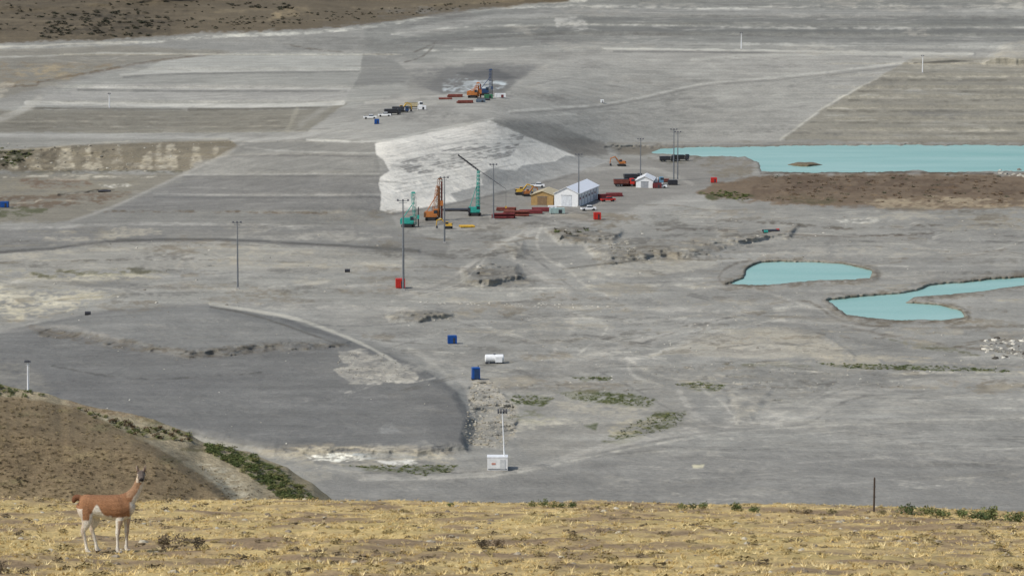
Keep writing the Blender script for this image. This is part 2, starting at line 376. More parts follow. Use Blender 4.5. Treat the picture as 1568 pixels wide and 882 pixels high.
# mounds
P([(838,352),(866,346),(900,350),(950,356),(940,372),(860,372)],C(122,114,101),.9,3,3,.4,h=1.6,rg=1)
P([(900,378),(960,368),(1040,366),(1120,362),(1170,364),(1100,382),(980,392),(920,396)],C(136,129,117),.8,4,4,.5,h=1.4,rg=1)
P([(1100,352),(1170,356),(1220,346),(1210,362),(1110,366)],C(143,136,124),.8,3,3,.6,h=1.1,rg=1)
P([(862,412),(930,404),(1010,396),(1096,398),(1100,408),(1000,424),(920,426),(870,424)],C(162,157,145),.95,3,2,.3)
P([(930,385),(1060,378),(1100,392),(1000,398),(920,408)],C(131,126,116),.8,4,4,.4,h=.9,rg=.9)
L([(862,412),(930,404),(1010,397),(1096,399)],1,C(118,112,100),.8)
P([(710,412),(750,402),(790,408),(800,424),(740,436),(712,430)],C(121,115,105),.9,4,4,.4,h=1.8,rg=1)
P([(780,378),(800,374),(806,388),(790,394)],C(134,127,115),.7,3,3,.3,h=1)
P([(596,482),(620,472),(668,474),(690,482),(640,490),(600,490)],C(116,108,96),.9,3,3,.4,h=1.5,rg=1)
P([(636,440),(690,420),(712,424),(700,446),(650,456)],C(162,157,145),.9,4,4,.9)
P([(740,444),(850,446),(860,460),(740,458)],C(157,153,143),.7,4,4,.9)
# --- left middle bands
P([(-520,350),(0,348),(200,342),(540,346),(640,356),(690,372),(680,392),(500,388),(200,378),(0,392),(-520,400)],C(134,132,127),1,3,2)
L([(-520,352),(0,350),(200,343),(400,345),(540,348)],2.2,C(156,153,146),.9,1.5,1,.4)
P([(150,352),(240,348),(250,360),(160,362)],C(157,151,137),.8,3,3,.7)
P([(250,352),(450,352),(580,362),(560,372),(260,372)],C(144,141,133),.7,3,3,.4)
P([(-520,392),(0,388),(170,372),(330,370),(480,378),(620,388),(640,398),(620,412),(500,420),(300,412),(0,418),(-520,420)],C(148,145,137),1,2.5,2.5,rg=.3)
P([(-520,398),(0,392),(160,378),(430,378),(560,388),(540,392),(160,384),(0,400),(-520,404)],C(158,152,139),.9,2,2,.9)
L([(-520,390),(0,386),(160,370),(330,367),(480,374),(640,384)],1.9,C(116,114,110),.9,1,1,h=1)
L([(270,412),(285,392),(300,412)],3,C(158,153,142),.6,4,2)
L([(-520,404),(0,402),(160,398),(330,398),(500,404)],1.3,C(121,115,105),.8,1,1,.9)
P([(-520,420),(0,414),(200,412),(262,418),(240,430),(0,440),(-520,442)],C(157,150,132),.85,3,3,.9)
P([(40,416),(210,412),(258,416),(180,422),(60,424)],C(118,116,90),.85,2,3,1.2)
P([(100,424),(200,418),(220,424),(130,432)],C(168,162,145),.8,2,3,.9)
P([(-520,440),(0,440),(110,436),(210,448),(150,462),(90,482),(0,498),(-520,512)],C(167,160,141),1,3,4,.8)
P([(-520,450),(0,452),(60,450),(110,458),(60,470),(-520,480)],C(174,168,151),.8,4,4,.8)
L([(-520,476),(0,466),(100,458),(200,450)],1,C(146,137,116),.7,1,1,.8)
L([(-520,486),(0,492),(60,486),(100,478)],1.5,C(122,114,101),.8,2,1.5,.5)
P([(20,458),(50,455),(60,461),(30,463)],C(114,108,95),.8,1.5,2,.5,h=.5)
P([(210,430),(600,420),(800,440),(860,464),(600,466),(330,460),(160,474),(120,470),(190,450)],C(146,144,137),.8,5,4)
# --- gravel dump
GD=[(-520,520),(0,510),(60,494),(160,476),(320,466),(430,486),(540,520),(640,560),(700,598),(722,640),(712,684),(640,694),(420,690),(300,668),(130,640),(0,640),(-520,640)]
P(GD,C(127,126,123),1,2.5,2,h=2.0,hs=14)
P([(60,496),(200,474),(320,468),(430,490),(530,524),(400,532),(290,542),(160,520)],C(133,132,128),1,3,2,h=1.2,hs=10)
P([(40,498),(160,514),(290,538),(410,526),(520,524),(540,530),(420,540),(290,548),(150,528),(60,512)],C(122,115,104),.85,3,3,.7,rg=.6)
P([(0,560),(200,580),(400,570),(440,576),(300,600),(100,620)],C(122,121,119),.6,8,5)
L([(80,560),(200,580),(330,576),(400,570)],1.2,C(109,107,103),.8,1.5,1,.6); L([(0,508),(100,500),(180,520)],2,C(144,141,136),.5,3,2)
P([(-20,556),(40,556),(80,590),(60,610),(-20,610)],C(144,140,130),.6,6,5,.5)
L([(322,465),(400,478),(460,490),(540,520),(590,545),(612,560)],2.4,C(165,161,150),.95,1.5,.8)
L([(322,470),(400,486),(520,528)],1.2,C(114,109,100),.7,1.5,1)
P([(514,538),(556,534),(585,540),(612,556),(640,576),(636,583),(560,588),(534,588),(512,566),(528,558)],C(161,156,145),1,1.5,2.5,.5)
L([(640,540),(665,558),(690,584)],4,C(154,151,143),.7,4,2)
P([(580,654),(600,648),(612,660),(585,664)],C(141,141,138),.6,4,3);P([(380,686),(500,680),(690,686),(700,694),(400,700)],C(147,138,122),.8,4,3,.7)
P([(640,600),(700,600),(712,650),(700,680),(660,670)],C(120,119,117),.5,8,5)
# rubble slope
P([(716,600),(728,578),(748,584),(772,604),(792,628),(788,668),(770,684),(716,684),(708,660),(724,640)],C(148,143,132),1,3,3,.3,rg=1)
# sandy pool
P([(420,690),(520,684),(640,690),(690,700),(700,710),(560,716),(480,708)],C(160,153,137),.9,4,4,.7)
P([(468,698),(520,693),(560,696),(575,700),(545,706),(480,706)],C(186,184,174),.95,1.5,2,1.2)
P([(575,706),(640,705),(665,709),(600,712)],C(183,181,174),.9,1.5,2,1.2)
P([(530,694),(600,692),(640,700),(560,702)],C(129,133,135),.8,2,2,.8)
P([(524,712),(600,716),(700,712),(690,722),(650,729),(560,720)],C(115,118,84),.95,2,3,1.2)
L([(440,700),(500,716),(600,728),(720,730),(760,724)],1.8,C(161,156,144),.9,1.5,1,.4)
P([(300,670),(420,692),(500,714),(520,735),(430,745),(300,720)],C(152,147,135),.7,5,4,.6)
# --- centre green & tracks
P([(770,590),(860,570),(1000,584),(1060,600),(1060,650),(960,684),(870,700),(800,690),(780,640)],C(144,140,131),.8,6,5,.3)
P([(776,606),(812,602),(846,610),(830,620),(790,618)],C(107,114,78),1,2,4,1.6)
P([(848,600),(900,598),(960,602),(1008,612),(990,622),(930,618),(880,612)],C(110,115,80),1,3,4,1.5)
P([(868,578),(900,575),(934,580),(900,584)],C(106,113,78),1,2,2,1.4)
P([(1026,588),(1070,584),(1112,590),(1100,598),(1060,596)],C(106,112,78),1,2,3,1.4)
P([(920,676),(960,654),(1000,634),(1048,630),(1046,648),(1000,664),(950,680)],C(110,113,78),1,3,4,1.4)
P([(780,640),(810,628),(860,636),(830,650)],C(120,122,92),.6,3,4,1.4)
P([(930,656),(970,640),(1010,640),(980,660),(940,668)],C(163,155,134),.8,3,4,.9)
P([(800,640),(850,634),(900,640),(850,655),(790,660)],C(161,156,143),.8,4,4,1)
P([(895,652),(915,648),(912,658)],C(103,111,74),.8,2,2)
P([(850,612),(960,622),(1000,626),(950,636),(860,630)],C(158,152,138),.7,4,4,1.2)
P([(1250,556),(1330,558),(1440,560),(1548,566),(1540,570),(1420,566),(1300,564)],C(103,111,76),1,1.8,1.5,1.2)
P([(1100,558),(1200,556),(1260,560),(1180,563)],C(118,117,88),.7,2,2,1)
P([(1360,520),(1450,530),(1500,545),(1420,535)],C(116,115,88),.8,2,3,1)
L([(1160,556),(1300,550),(1450,556),(1568,562),(2090,566)],1.5,C(159,151,133),.7,1.5,1.5,.9)
L([(1360,574),(1480,570),(1568,572)],2,C(168,162,147),.7,2,2,1)
# tan fan
P([(1024,538),(1060,520),(1120,508),(1200,503),(1250,514),(1300,544),(1240,548),(1120,547),(1050,545)],C(167,159,143),.95,3,2,.25)
P([(1120,508),(1200,503),(1250,514),(1300,544),(1240,546),(1180,520)],C(157,151,138),.8,5,3)
L([(1120,506),(1200,501),(1255,512),(1306,544)],1.5,C(148,144,134),.7,1.5,1,h=.6)
# roads & tracks
T=C(157,153,145);TL=C(165,161,151);TD=C(125,123,118)
roads=[
 ([(612,452),(660,440),(700,420),(742,390),(770,370),(810,356),(850,344)],3,T),
 ([(632,456),(690,440),(730,412),(752,385),(800,356)],1.4,TL),
 ([(330,464),(450,470),(600,474),(740,470),(860,468),(1000,474),(1160,476)],3,T),
 ([(600,460),(720,462),(860,462),(960,466)],1.2,TL),
 ([(760,375),(776,392),(800,404),(836,428),(868,450),(880,470)],3.5,T),
 ([(830,345),(822,372),(836,395),(868,412),(900,440),(930,452)],2,TL),
 ([(870,468),(880,500),(850,530),(860,560),(900,575)],3,T),
 ([(880,480),(930,500),(900,530),(870,556),(850,570)],1.5,TL),
 ([(1160,476),(1060,500),(960,528),(880,552),(850,566)],3.5,T),
 ([(1200,490),(1100,505),(1010,540),(965,552),(970,575),(1010,590)],2.5,TL),
 ([(960,548),(1000,572),(1060,585),(1120,596),(1160,620),(1200,640)],2,TL),
 ([(2090,590),(1568,584),(1400,590),(1290,604),(1220,640),(1100,652),(960,676),(870,700),(770,722),(640,730),(560,728)],5,T),
 ([(2090,582),(1568,576),(1380,582),(1270,600),(1210,630),(1120,646)],1.4,TL),
 ([(1040,600),(1060,630),(1090,650)],4,T),
 ([(1080,600),(1110,620),(1130,650)],2,TL),
 ([(1120,440),(1100,425),(1130,402),(1200,396)],1.5,C(120,111,98)),
 ([(1180,465),(1240,462),(1290,492),(1400,502),(1568,500),(2090,505)],1.6,C(122,114,101)),
 ([(900,555),(1000,520),(1100,490),(1200,476),(1260,480)],1.3,TD),
 ([(780,545),(840,550),(900,545),(950,540)],2.5,TL),
 ([(690,440),(760,444),(860,440),(960,438),(1060,436)],1.3,TL),
 ([(810,490),(900,486),(960,494),(1050,486)],1.5,TL),
 ([(1290,500),(1400,520),(1568,540),(2090,560)],2,C(128,122,112)),
 ([(500,440),(570,436),(640,430)],2,T),([(0,430),(200,444),(400,440),(500,432)],1.5,TL),
 ([(1240,470),(1180,450),(1130,440),(1060,440)],1.5,TL),
 ([(870,705),(1000,690),(1200,690),(1568,700),(2090,706)],1.6,TD),
 ([(868,708),(960,684),(1100,660),(1230,650),(1300,612),(1420,598),(1568,592),(2090,598)],1.3,TD),
 ([(550,735),(760,728),(900,700),(1100,664),(1300,650),(1568,640),(2090,640)],1.2,TL),
 ([(790,372),(812,390),(850,420),(890,452)],1.3,TD),([(640,448),(690,430),(735,400)],1.3,TD),
 ([(700,560),(760,590),(800,620)],2,T),([(900,560),(980,600),(1050,640),(1100,655)],1.3,TD),
 ([(640,466),(760,464),(880,458)],1.2,TD),([(890,500),(960,512),(1040,500)],1.2,TD),([(560,724),(700,724),(780,716)],1.2,TD),
]
for p,w,c in roads:
    L(p,w+3,C(149,146,139),.5,3,2,.4)
    L(p,w,c,.95,1.5,1,.5)
# bands of graded ground lower right
P([(1130,600),(1568,600),(2090,600),(2090,640),(1300,650),(1200,645)],C(151,148,140),.6,6,4,0,streak=1.8)
P([(500,738),(760,735),(900,706),(1100,690),(1568,690),(2090,690),(2090,820),(480,820)],C(136,134,129),.8,6,4)
P([(1100,660),(1568,650),(2090,650),(2090,700),(1000,695)],C(145,143,137),.7,6,4,0,streak=1.5)
P([(1420,730),(1568,722),(2090,722),(2090,738),(1480,742)],C(155,150,139),.5,4,3,1); P([(1060,712),(1078,711),(1076,716),(1062,716)],C(172,166,142),.9,1.5,1)
P([(960,560),(1180,560),(1300,575),(1250,600),(1130,640),(1110,600),(1000,590)],C(137,134,126),.6,5,4,.6,rg=.5)
P([(1120,600),(1180,598),(1150,640),(1130,646)],C(156,151,140),.7,4,4,.8,h=.4)
# many small wheel tracks and scrapes
def rnd_tracks(n,box,cols,al,wmin=.35,wmax=1.1,lmin=40,lmax=180,slope=.12):
    for _ in range(n):
        x=rng.uniform(box[0],box[2]);y=rng.uniform(box[1],box[3]);l=rng.uniform(lmin,lmax);s=rng.normal(0,slope)
        k=rng.normal(0,4)
        pts=[(x-l/2,y-s*l/2),(x,y+k),(x+l/2,y+s*l/2)]
        c=cols[rng.integers(len(cols))];w=rng.uniform(wmin,wmax)
        L(pts,w,c,al,.9,.6,.8)
        if rng.random()<.5: L([(a,b+3.2) for a,b in pts],w,c,al*.8,.9,.6,.8)
DD=C(117,114,107)
rnd_tracks(130,(600,430,1250,600),[TL,T,TD,C(155,148,133),DD],.6)
rnd_tracks(75,(1000,600,1600,760),[TL,TD,T,TD],.5,lmin=80,lmax=300,slope=.05)
rnd_tracks(70,(1000,320,1600,400),[TL,TD,C(128,118,103),DD],.6,slope=.05)
rnd_tracks(50,(0,340,600,470),[TL,TD,C(158,150,130),DD],.5,slope=.04)
rnd_tracks(60,(640,320,1100,440),[TL,TD,C(128,120,106),DD],.6)
rnd_tracks(80,(800,70,1568,215),[C(156,154,147),C(131,129,124)],.45,slope=.08)
rnd_tracks(60,(600,0,1568,70),[C(152,150,144),C(121,119,115)],.5,slope=.02,lmin=80,lmax=260)
rnd_tracks(40,(50,480,700,680),[C(138,136,132),C(115,114,112)],.5,slope=.08)
rnd_tracks(90,(1100,400,1600,600),[TL,TD,C(158,149,130),C(126,116,99),DD],.6,slope=.04)
rnd_tracks(40,(100,80,560,210),[C(158,156,149),C(133,131,125)],.4,slope=.02)
rnd_tracks(40,(120,215,590,345),[C(148,146,140),C(122,120,115)],.4,slope=.03)
# broad patches of scraped / damp ground
def patches(n,box,cols,al=.5):
    for _ in range(n):
        x=rng.uniform(box[0],box[2]);y=rng.uniform(box[1],box[3]);w_=rng.uniform(20,90);h_=rng.uniform(2,9)
        P([(x-w_,y),(x-w_*.3,y-h_),(x+w_*.6,y-h_*.6),(x+w_,y+h_*.2),(x+w_*.2,y+h_),(x-w_*.6,y+h_*.7)],cols[rng.integers(len(cols))],al,3,5,.9)
PC=[C(154,150,141),C(127,125,120),C(158,151,136),C(121,117,109),C(134,124,107)]
patches(130,(560,325,1600,600),PC);patches(45,(560,600,1600,760),PC[:2],.4);patches(40,(0,345,600,470),PC,.45);patches(50,(600,0,1568,210),PC[:2],.4)
# ---- water bodies : bed below water level
RIV=[(928,225),(980,223),(1100,224),(1250,222),(1400,221),(1568,221),(2090,221),(2090,263),(1568,263),(1440,264),(1400,262),(1340,263),(1280,264),(1165,264),(1162,250),(1140,241),(1050,238),(950,236)]
ISL=[(1206,253),(1222,249),(1245,249),(1262,253),(1235,256)]
P1=[(1112,436),(1138,426),(1143,412),(1165,402),(1230,401),(1290,404),(1336,415),(1332,427),(1240,431),(1180,437)]
P2=[(1266,460),(1340,453),(1404,446),(1424,437),(1500,431),(1568,425),(2090,415),(2090,428),(1568,438),(1470,450),(1400,456),(1388,464),(1440,468),(1472,476),(1478,486),(1440,491),(1360,490),(1296,482)]
RIVH=[(a,b+1.5 if b<230 else b) for a,b in RIV]
for wtr,g in ((RIV,None),(P1,1),(P2,1)):
    if g: L(wtr+[wtr[0]],6,C(128,120,106),.7,4,3,.6); L(wtr+[wtr[0]],3,None,h=.7)
    P(wtr,C(126,118,104),.75,4,2.5)
    P(RIVH if g is None else wtr,None,h=-.85 if g is None else -1.1,hs=3.5,hr=1.5)
P(ISL,C(130,118,98),1,1,1,h=1.2,hs=2)
for p in (P1,P2): L(p+[p[0]],1.4,C(118,108,93),.5,2,2,.7)
# contrast boost on the painted ground colours: widen the tonal range, hue unchanged
lum=cv.col.mean(1)/GR.mean();cv.col=np.clip(cv.col*(np.clip(lum,.3,1.9)**.95)[:,None]*(1+.05*cv.n3+.035*cv.n1)[:,None],.02,.80)
# ---- heights -> world
r0x,r0z=ray(cv.U,cv.V)
h=H0.ravel()+cv.dh
D=(HC-h)/(-r0z); X=D*r0x
amp=.14+.30*cv.rough
wmask=np.clip(1+cv.dh*2.5,0,1)
near=np.clip((cv.V-150)/300,.2,1)
mid=sstep((cv.V-320)/60)*wmask
h=h+amp*fbm(X/14,D/14,4,5)*wmask*np.clip(near*1.6,.4,1)+ (.35*cv.rough*fbm(X/4,D/5,3,15)+ .08*fbm(X/3,D/3,2,25)*wmask)*near
pond=sstep((cv.V-500)/40)+sstep((1090-cv.U)/60);mid=mid*np.clip(pond,0,1)
h=h+.6*mid*fbm(X/38,D/50,3,45)
farh=np.clip((20-cv.V)/80,0,1); h=h+farh*2.5*fbm(X/60,D/60,3,8)
D=((HC-h)/(-r0z)).reshape(U.shape)
D=D[::-1]; step=0.02*np.arange(D.shape[0])[:,None]
D=np.maximum.accumulate(D-step,axis=0)+step; D=D[::-1]
X=D*r0x.reshape(U.shape);Z=HC+D*r0z.reshape(U.shape)
co=np.stack([X,D,Z],-1).reshape(-1,3)
vm=ground_mat('gravel_ground',[(.9,.87,1.10),(.12,.90,1.09),(.02,.92,1.07)],bump=(.8,.4),streak=((.012,.16,1),.90,1.10))
valley=mesh_np('valley_ground',co,grid_faces(*U.shape)[:,::-1],cv.col,vm,True)
if valley.data.polygons[5000].normal.z<0: valley.data.flip_normals()
def G(u,v):
    j=int(np.clip(np.searchsorted(uu,u),0,len(uu)-1));i=int(np.clip(np.searchsorted(vv,v),0,len(vv)-1))
    return Vector((X[i,j],D[i,j],Z[i,j]))
# ---- water sheets
def water_mat():
    m,nt,b=nodes('glacial_water');g=nt.nodes.new('ShaderNodeNewGeometry')
    mp=nt.nodes.new('ShaderNodeMapping');mp.inputs['Scale'].default_value=(.012,.05,1);nt.links.new(g.outputs['Position'],mp.inputs['Vector'])
    r,_=noise_val(nt,1,mp.outputs['Vector'],0,1)
    mx=nt.nodes.new('ShaderNodeMixRGB');mx.inputs[1].default_value=(.20,.38,.325,1);mx.inputs[2].default_value=(.32,.48,.42,1)
    nt.links.new(r,mx.inputs[0]);nt.links.new(mx.outputs[0],b.inputs['Base Color'])
    b.inputs['Roughness'].default_value=.35;b.inputs['Specular IOR Level'].default_value=.12
    n=nt.nodes.new('ShaderNodeTexNoise');n.inputs['Scale'].default_value=.8;n.inputs['Detail'].default_value=4
    bp=nt.nodes.new('ShaderNodeBump');bp.inputs['Strength'].default_value=.6;bp.inputs['Distance'].default_value=.2
    nt.links.new(g.outputs['Position'],n.inputs['Vector']);nt.links.new(n.outputs['Fac'],bp.inputs['Height']);nt.links.new(bp.outputs['Normal'],b.inputs['Normal'])
    return m
wm=water_mat()
def water(name,poly,z=-.45):
    c=[]
    for (a,b_) in poly:
        rx,rz=ray(a,b_);d=(HC-z)/(-rz);c.append((d*rx,d,z))
    me=bpy.data.meshes.new(name);me.from_pydata(c,[],[tuple(range(len(c)))]);me.materials.append(wm);me.update()
    o=bpy.data.objects.new(name,me);bpy.context.scene.collection.objects.link(o)
    if me.polygons[0].normal.z<0: me.flip_normals()
water('river_water',[(920,268),(2090,268),(2090,218),(920,218)])
water('turquoise_pond',[(1105,442),(1341,442),(1341,396),(1105,396)])
water('turquoise_pond',[(1255,496),(2090,496),(2090,408),(1430,430),(1400,436),(1345,445),(1255,455)])
# ------------------------------------------------------------------ LEFT HILL
hu=np.arange(-520,560,2.2);ts=np.concatenate([-np.linspace(1,.02,24)**1.0,np.linspace(0,1,150)])
silu=[(-520,500),(-200,560),(0,590),(60,600),(130,620),(180,629),(235,642),(285,662),(310,676),(380,692),(440,716),(480,742),(520,772),(560,800)]
vs=np.interp(hu,[a for a,_ in silu],[b for _,b in silu])+fbm(hu/24,hu*0,3,5)*1.4
HU=np.tile(hu,(len(ts),1));TT=np.tile(ts[:,None],(1,len(hu)));VS=np.tile(vs,(len(ts),1))
tv=np.clip(TT,0,1);HV=VS+(850-VS)*tv
hc=Canvas(HU,HV,C(152,141,118))
hp=hc.poly
hp([(-520,490),(0,580),(70,596),(0,606),(-520,560)],C(112,108,78),.9,4,4,.7)
hp([(100,612),(190,622),(240,638),(180,640),(120,626)],C(140,112,88),.8,3,4,.6)
hp([(120,625),(150,632),(190,650),(250,662),(300,664),(290,676),(240,672),(170,655)],C(112,111,78),.8,2,4,1.2)
hp([(140,632),(200,640),(240,652),(190,656)],C(192,183,158),.9,3,4,1)
GBAND=[(312,678),(345,684),(390,700),(430,720),(458,744),(484,766),(440,772),(402,742),(352,710),(318,692)]
hp(GBAND,C(94,101,64),.95,3,4,1.6)
hp([(430,706),(480,740),(524,778),(500,790),(460,745)],C(138,127,102),.8,3,4,.8)
hp([(300,708),(350,716),(400,750),(420,790),(380,790),(330,740)],C(180,172,152),.9,4,5,.8)
hp([(360,715),(400,745),(440,775),(410,780),(370,735)],C(126,114,90),.7,4,5,.9)
BH=[(-520,500),(-300,545),(0,606),(60,612),(120,626),(160,646),(200,664),(245,688),(290,716),(330,742),(362,772),(400,850),(-520,850)]
hp(BH,C(125,110,86),1,3,3)
ib,ab=hc.mask(BH,14,1)
hp([(-520,560),(0,640),(200,690),(300,760),(-520,850)],C(110,95,74),.7,12,6,.9)
hp([(-520,690),(0,740),(340,768),(340,790),(-520,790)],C(142,126,96),.6,6,5,.9)
for _ in range(110):
    x_=rng.uniform(-300,330);y_=rng.uniform(610,780);w_=rng.uniform(6,38)
    hp([(x_-w_,y_),(x_,y_-w_*.18),(x_+w_,y_+w_*.1),(x_,y_+w_*.2)],[C(146,130,98),C(96,84,65),C(108,102,74)][rng.integers(3)],.6,4,4,.9)
bulge=np.zeros(len(hc.U));bulge[ib]=ab
bulge=bulge.reshape(HU.shape)
rx,rz=ray(HU,HV)
HD=322-30*tv**.9-9*bulge*sstep(tv*3+.1)+.5*fbm(HU/60,HV/50,2,3)
HD=np.where(TT<0,HD+70*(-TT),HD)
HX=HD*rx;HZ=HC+HD*rz
HZ=np.where(TT<0,(HC+(HD-70*(-TT))*rz)-70*(-TT)*.62,HZ)
hm=ground_mat('scrub_soil',[(7,.66,1.3),(2.2,.74,1.22),(.4,.86,1.13)],bump=(5.,.12))
lh=mesh_np('scrub_hill',np.stack([HX,HD,HZ],-1).reshape(-1,3),grid_faces(*HU.shape)[:,::-1],hc.col,hm,True)
if np.mean([p.normal.z for p in lh.data.polygons[20000:20100]])<0: lh.data.flip_normals()
# ------------------------------------------------------------------ FOREGROUND SLOPE
def fgz(x,d):
    x=np.asarray(x,float);d=np.asarray(d,float)
    z=np.interp(d,[-60,0,57,66,104,110,118,135,340],[104,98.3,88.75,87.35,81.55,80.45,78.6,73.5,-14])
    z=z-.006*x-.001*np.clip(x,0,None)**2
    near=np.clip((130-d)/20,0,1)
    return z+near*(.10*fbm(x/3.2,d/3.2,3,31)+.045*fbm(x/.7,d/.7,3,33))
fs=np.linspace(-.5,.5,620)
fd=np.concatenate([np.linspace(-30,46,40),np.arange(46.2,116,.2),np.linspace(116,335,60)])
FS,FD=np.meshgrid(fs,fd);FX=FS*np.maximum(np.abs(FD),30)
FZ=fgz(FX,FD)
n1=fbm(FX/1.3,FD/1.3,4,50);n2=fbm(FX/5,FD/5,4,60);n3=fbm(FX/.35,FD/.35,3,66)
straw=C(202,178,124);soil=C(144,124,98);oliv=C(146,132,88)
w=np.clip(.52+.9*n1+.45*n2,0,1)[...,None]
fc=soil*(1-w)+straw*w
w2=np.clip(-.35+1.*n2+.6*n1,0,1)[...,None]*.7;fc=fc*(1-w2)+oliv*w2
fc=fc*(1+.14*n3)[...,None]
fm=ground_mat('dry_grass_soil',[(14,.70,1.24),(3,.82,1.14)],bump=(12,.06))
fg=mesh_np('foreground_slope',np.stack([FX,FD,FZ],-1).reshape(-1,3),grid_faces(*FS.shape),fc.reshape(-1,3),fm,True)
if np.mean([p.normal.z for p in fg.data.polygons[90000:90100]])<0: fg.data.flip_normals()
# ------------------------------------------------------------------ scatter
def scatter(name,tv_,tf,pos,scale,col,mat,tilt=.15):
    n=len(pos);tv_=np.asarray(tv_,float);m=len(tv_)
    a=rng.uniform(0,2*np.pi,n);c,s=np.cos(a)[:,None],np.sin(a)[:,None]
    x=tv_[None,:,0]*c-tv_[None,:,1]*s;y=tv_[None,:,0]*s+tv_[None,:,1]*c;z=np.repeat(tv_[None,:,2],n,0)
    sc=np.asarray(scale,float)
    if sc.ndim==1: sc=np.stack([sc,sc,sc],1)
    v=np.stack([x*sc[:,None,0],y*sc[:,None,1],z*sc[:,None,2]],-1)
    t=rng.normal(0,tilt,(n,2));v[...,0]+=v[...,2]*t[:,None,0];v[...,1]+=v[...,2]*t[:,None,1]
    v+=np.asarray(pos)[:,None,:]
    f=(np.asarray(tf)[None]+np.arange(n)[:,None,None]*m).reshape(-1,3)
    cc=np.repeat(np.asarray(col)[:,None,:],m,1)
    cc=cc*(rng.uniform(.85,1.15,(n,m,1)))
    return mesh_np(name,v.reshape(-1,3),f,cc.reshape(-1,3),mat)
def tuft_t(nb=9,spread=.5):
    v=[];f=[]
    for k in range(nb):
        a=rng.uniform(0,6.28);r=rng.uniform(0,.35);x,y=r*math.cos(a),r*math.sin(a)
        b=rng.uniform(0,6.28);wx,wy=.07*math.cos(b),.07*math.sin(b);l=rng.uniform(.6,1.)
        i=len(v);v+=[(x-wx,y-wy,-.05),(x+wx,y+wy,-.05),(x+spread*math.cos(a)*l,y+spread*math.sin(a)*l,l)];f.append((i,i+1,i+2))
    return v,f
def bush_t(n=90,lumps=5,leaf=.13):
    v=[];f=[];cs=[(rng.uniform(-.55,.55),rng.uniform(-.55,.55),rng.uniform(.25,.6),rng.uniform(.28,.5)) for _ in range(lumps)]
    for k in range(n):
        c=cs[k%lumps];d=rng.normal(0,1,3);d/=np.linalg.norm(d);r=c[3]*rng.uniform(.6,1.1)
        p=np.array(c[:3])+d*r*np.array([1,1,.8]);p[2]=max(p[2],0.02)
        i=len(v)
        for q in range(3): v.append(tuple(p+rng.normal(0,leaf,3)*np.array([1,1,.8])))
        f.append((i,i+1,i+2))
    return v,f
def rock_t():
    t=(1+5**.5)/2
    v=np.array([(-1,t,0),(1,t,0),(-1,-t,0),(1,-t,0),(0,-1,t),(0,1,t),(0,-1,-t),(0,1,-t),(t,0,-1),(t,0,1),(-t,0,-1),(-t,0,1)],float)/1.9
    v*=rng.uniform(.75,1.2,(12,1));v[:,2]*=.7;v[:,0]*=1.2
    f=[(0,11,5),(0,5,1),(0,1,7),(0,7,10),(0,10,11),(1,5,9),(5,11,4),(11,10,2),(10,7,6),(7,1,8),(3,9,4),(3,4,2),(3,2,6),(3,6,8),(3,8,9),(4,9,5),(2,4,11),(6,2,10),(8,6,7),(9,8,1)]
    return v,f
am=attr_mat('plant_leaves');rm=attr_mat('rock_surface')
def inpoly(p,n):
    p=np.array(p,float);out=[]
    a=p.min(0);b=p.max(0)
    while len(out)<n:
        q=rng.uniform(a,b,(n*3,2));ins=np.zeros(len(q),bool)
        for k in range(len(p)):
            ax,ay=p[k];bx,by=p[(k+1)%len(p)]
            if ay==by: continue
            ins^=((ay>q[:,1])!=(by>q[:,1]))&(q[:,0]<(bx-ax)*(q[:,1]-ay)/(by-ay)+ax)
        out+=list(q[ins])
    return out[:n]
def rocks(poly_,n,s0,s1,cols,name='boulder_field'):
    q=inpoly(poly_,n);pos=np.array([G(*a) for a in q]);tv_,tf=rock_t()
    sz=rng.uniform(0,1,n)**2.5*(s1-s0)+s0
    c=np.array([cols[i] for i in rng.integers(0,len(cols),n)])*.9
    return scatter(name,tv_,tf,pos,sz,c,rm)
def shrubs(poly_,n,s0,s1,cols,name='shrub_patch',nn=40):
    q=inpoly(poly_,n);pos=np.array([G(*a) for a in q]);tv_,tf=bush_t(nn,4,.22)
    sz=rng.uniform(s0,s1,n);c=np.array([cols[i] for i in rng.integers(0,len(cols),n)])
    return scatter(name,tv_,tf,pos,np.stack([sz*1.3,sz*1.3,sz*.7],1),c,am)
RC=[C(170,166,156),C(152,148,138),C(124,120,112),C(188,184,174)]
rocks([(716,600),(728,580),(748,584),(772,604),(792,628),(788,668),(770,684),(716,684),(710,660)],750,.10,.42,RC[:3]+[C(164,156,140)])
rocks([(1490,524),(1530,516),(1568,518),(2000,518),(2000,550),(1520,548)],900,.2,.85,RC+[C(80,76,70),C(204,200,190)])
rocks([(1518,260),(1600,260),(2000,262),(2000,272),(1540,271)],300,.5,1.3,RC)
rocks([(600,462),(860,464),(960,470),(860,472)],45,.2,.40,RC[3:],'road_marker_stones')
rocks([(930,375),(960,370),(975,384),(940,390)],50,.2,.7,RC[1:3])
rocks([(514,538),(585,540),(640,576),(560,588),(515,568)],260,.08,.25,RC[:3])
rocks([(600,430),(1250,430),(1250,600),(600,600)],190,.1,.38,RC,'loose_stones')
rocks([(800,330),(1568,330),(1568,420),(800,420)],150,.12,.5,RC,'loose_stones')
rocks([(1000,480),(1568,500),(1568,600),(900,600)],150,.1,.38,RC,'loose_stones')
rocks([(0,220),(350,216),(290,262),(0,262)],120,.2,.8,RC[:3],'loose_stones')
rocks([(0,345),(620,345),(620,465),(0,500)],90,.12,.5,RC,'loose_stones')
rocks([(0,500),(700,520),(700,760),(100,640)],60,.1,.3,RC,'loose_stones')
DB=[C(66,64,54),C(84,79,66),C(58,60,48)]
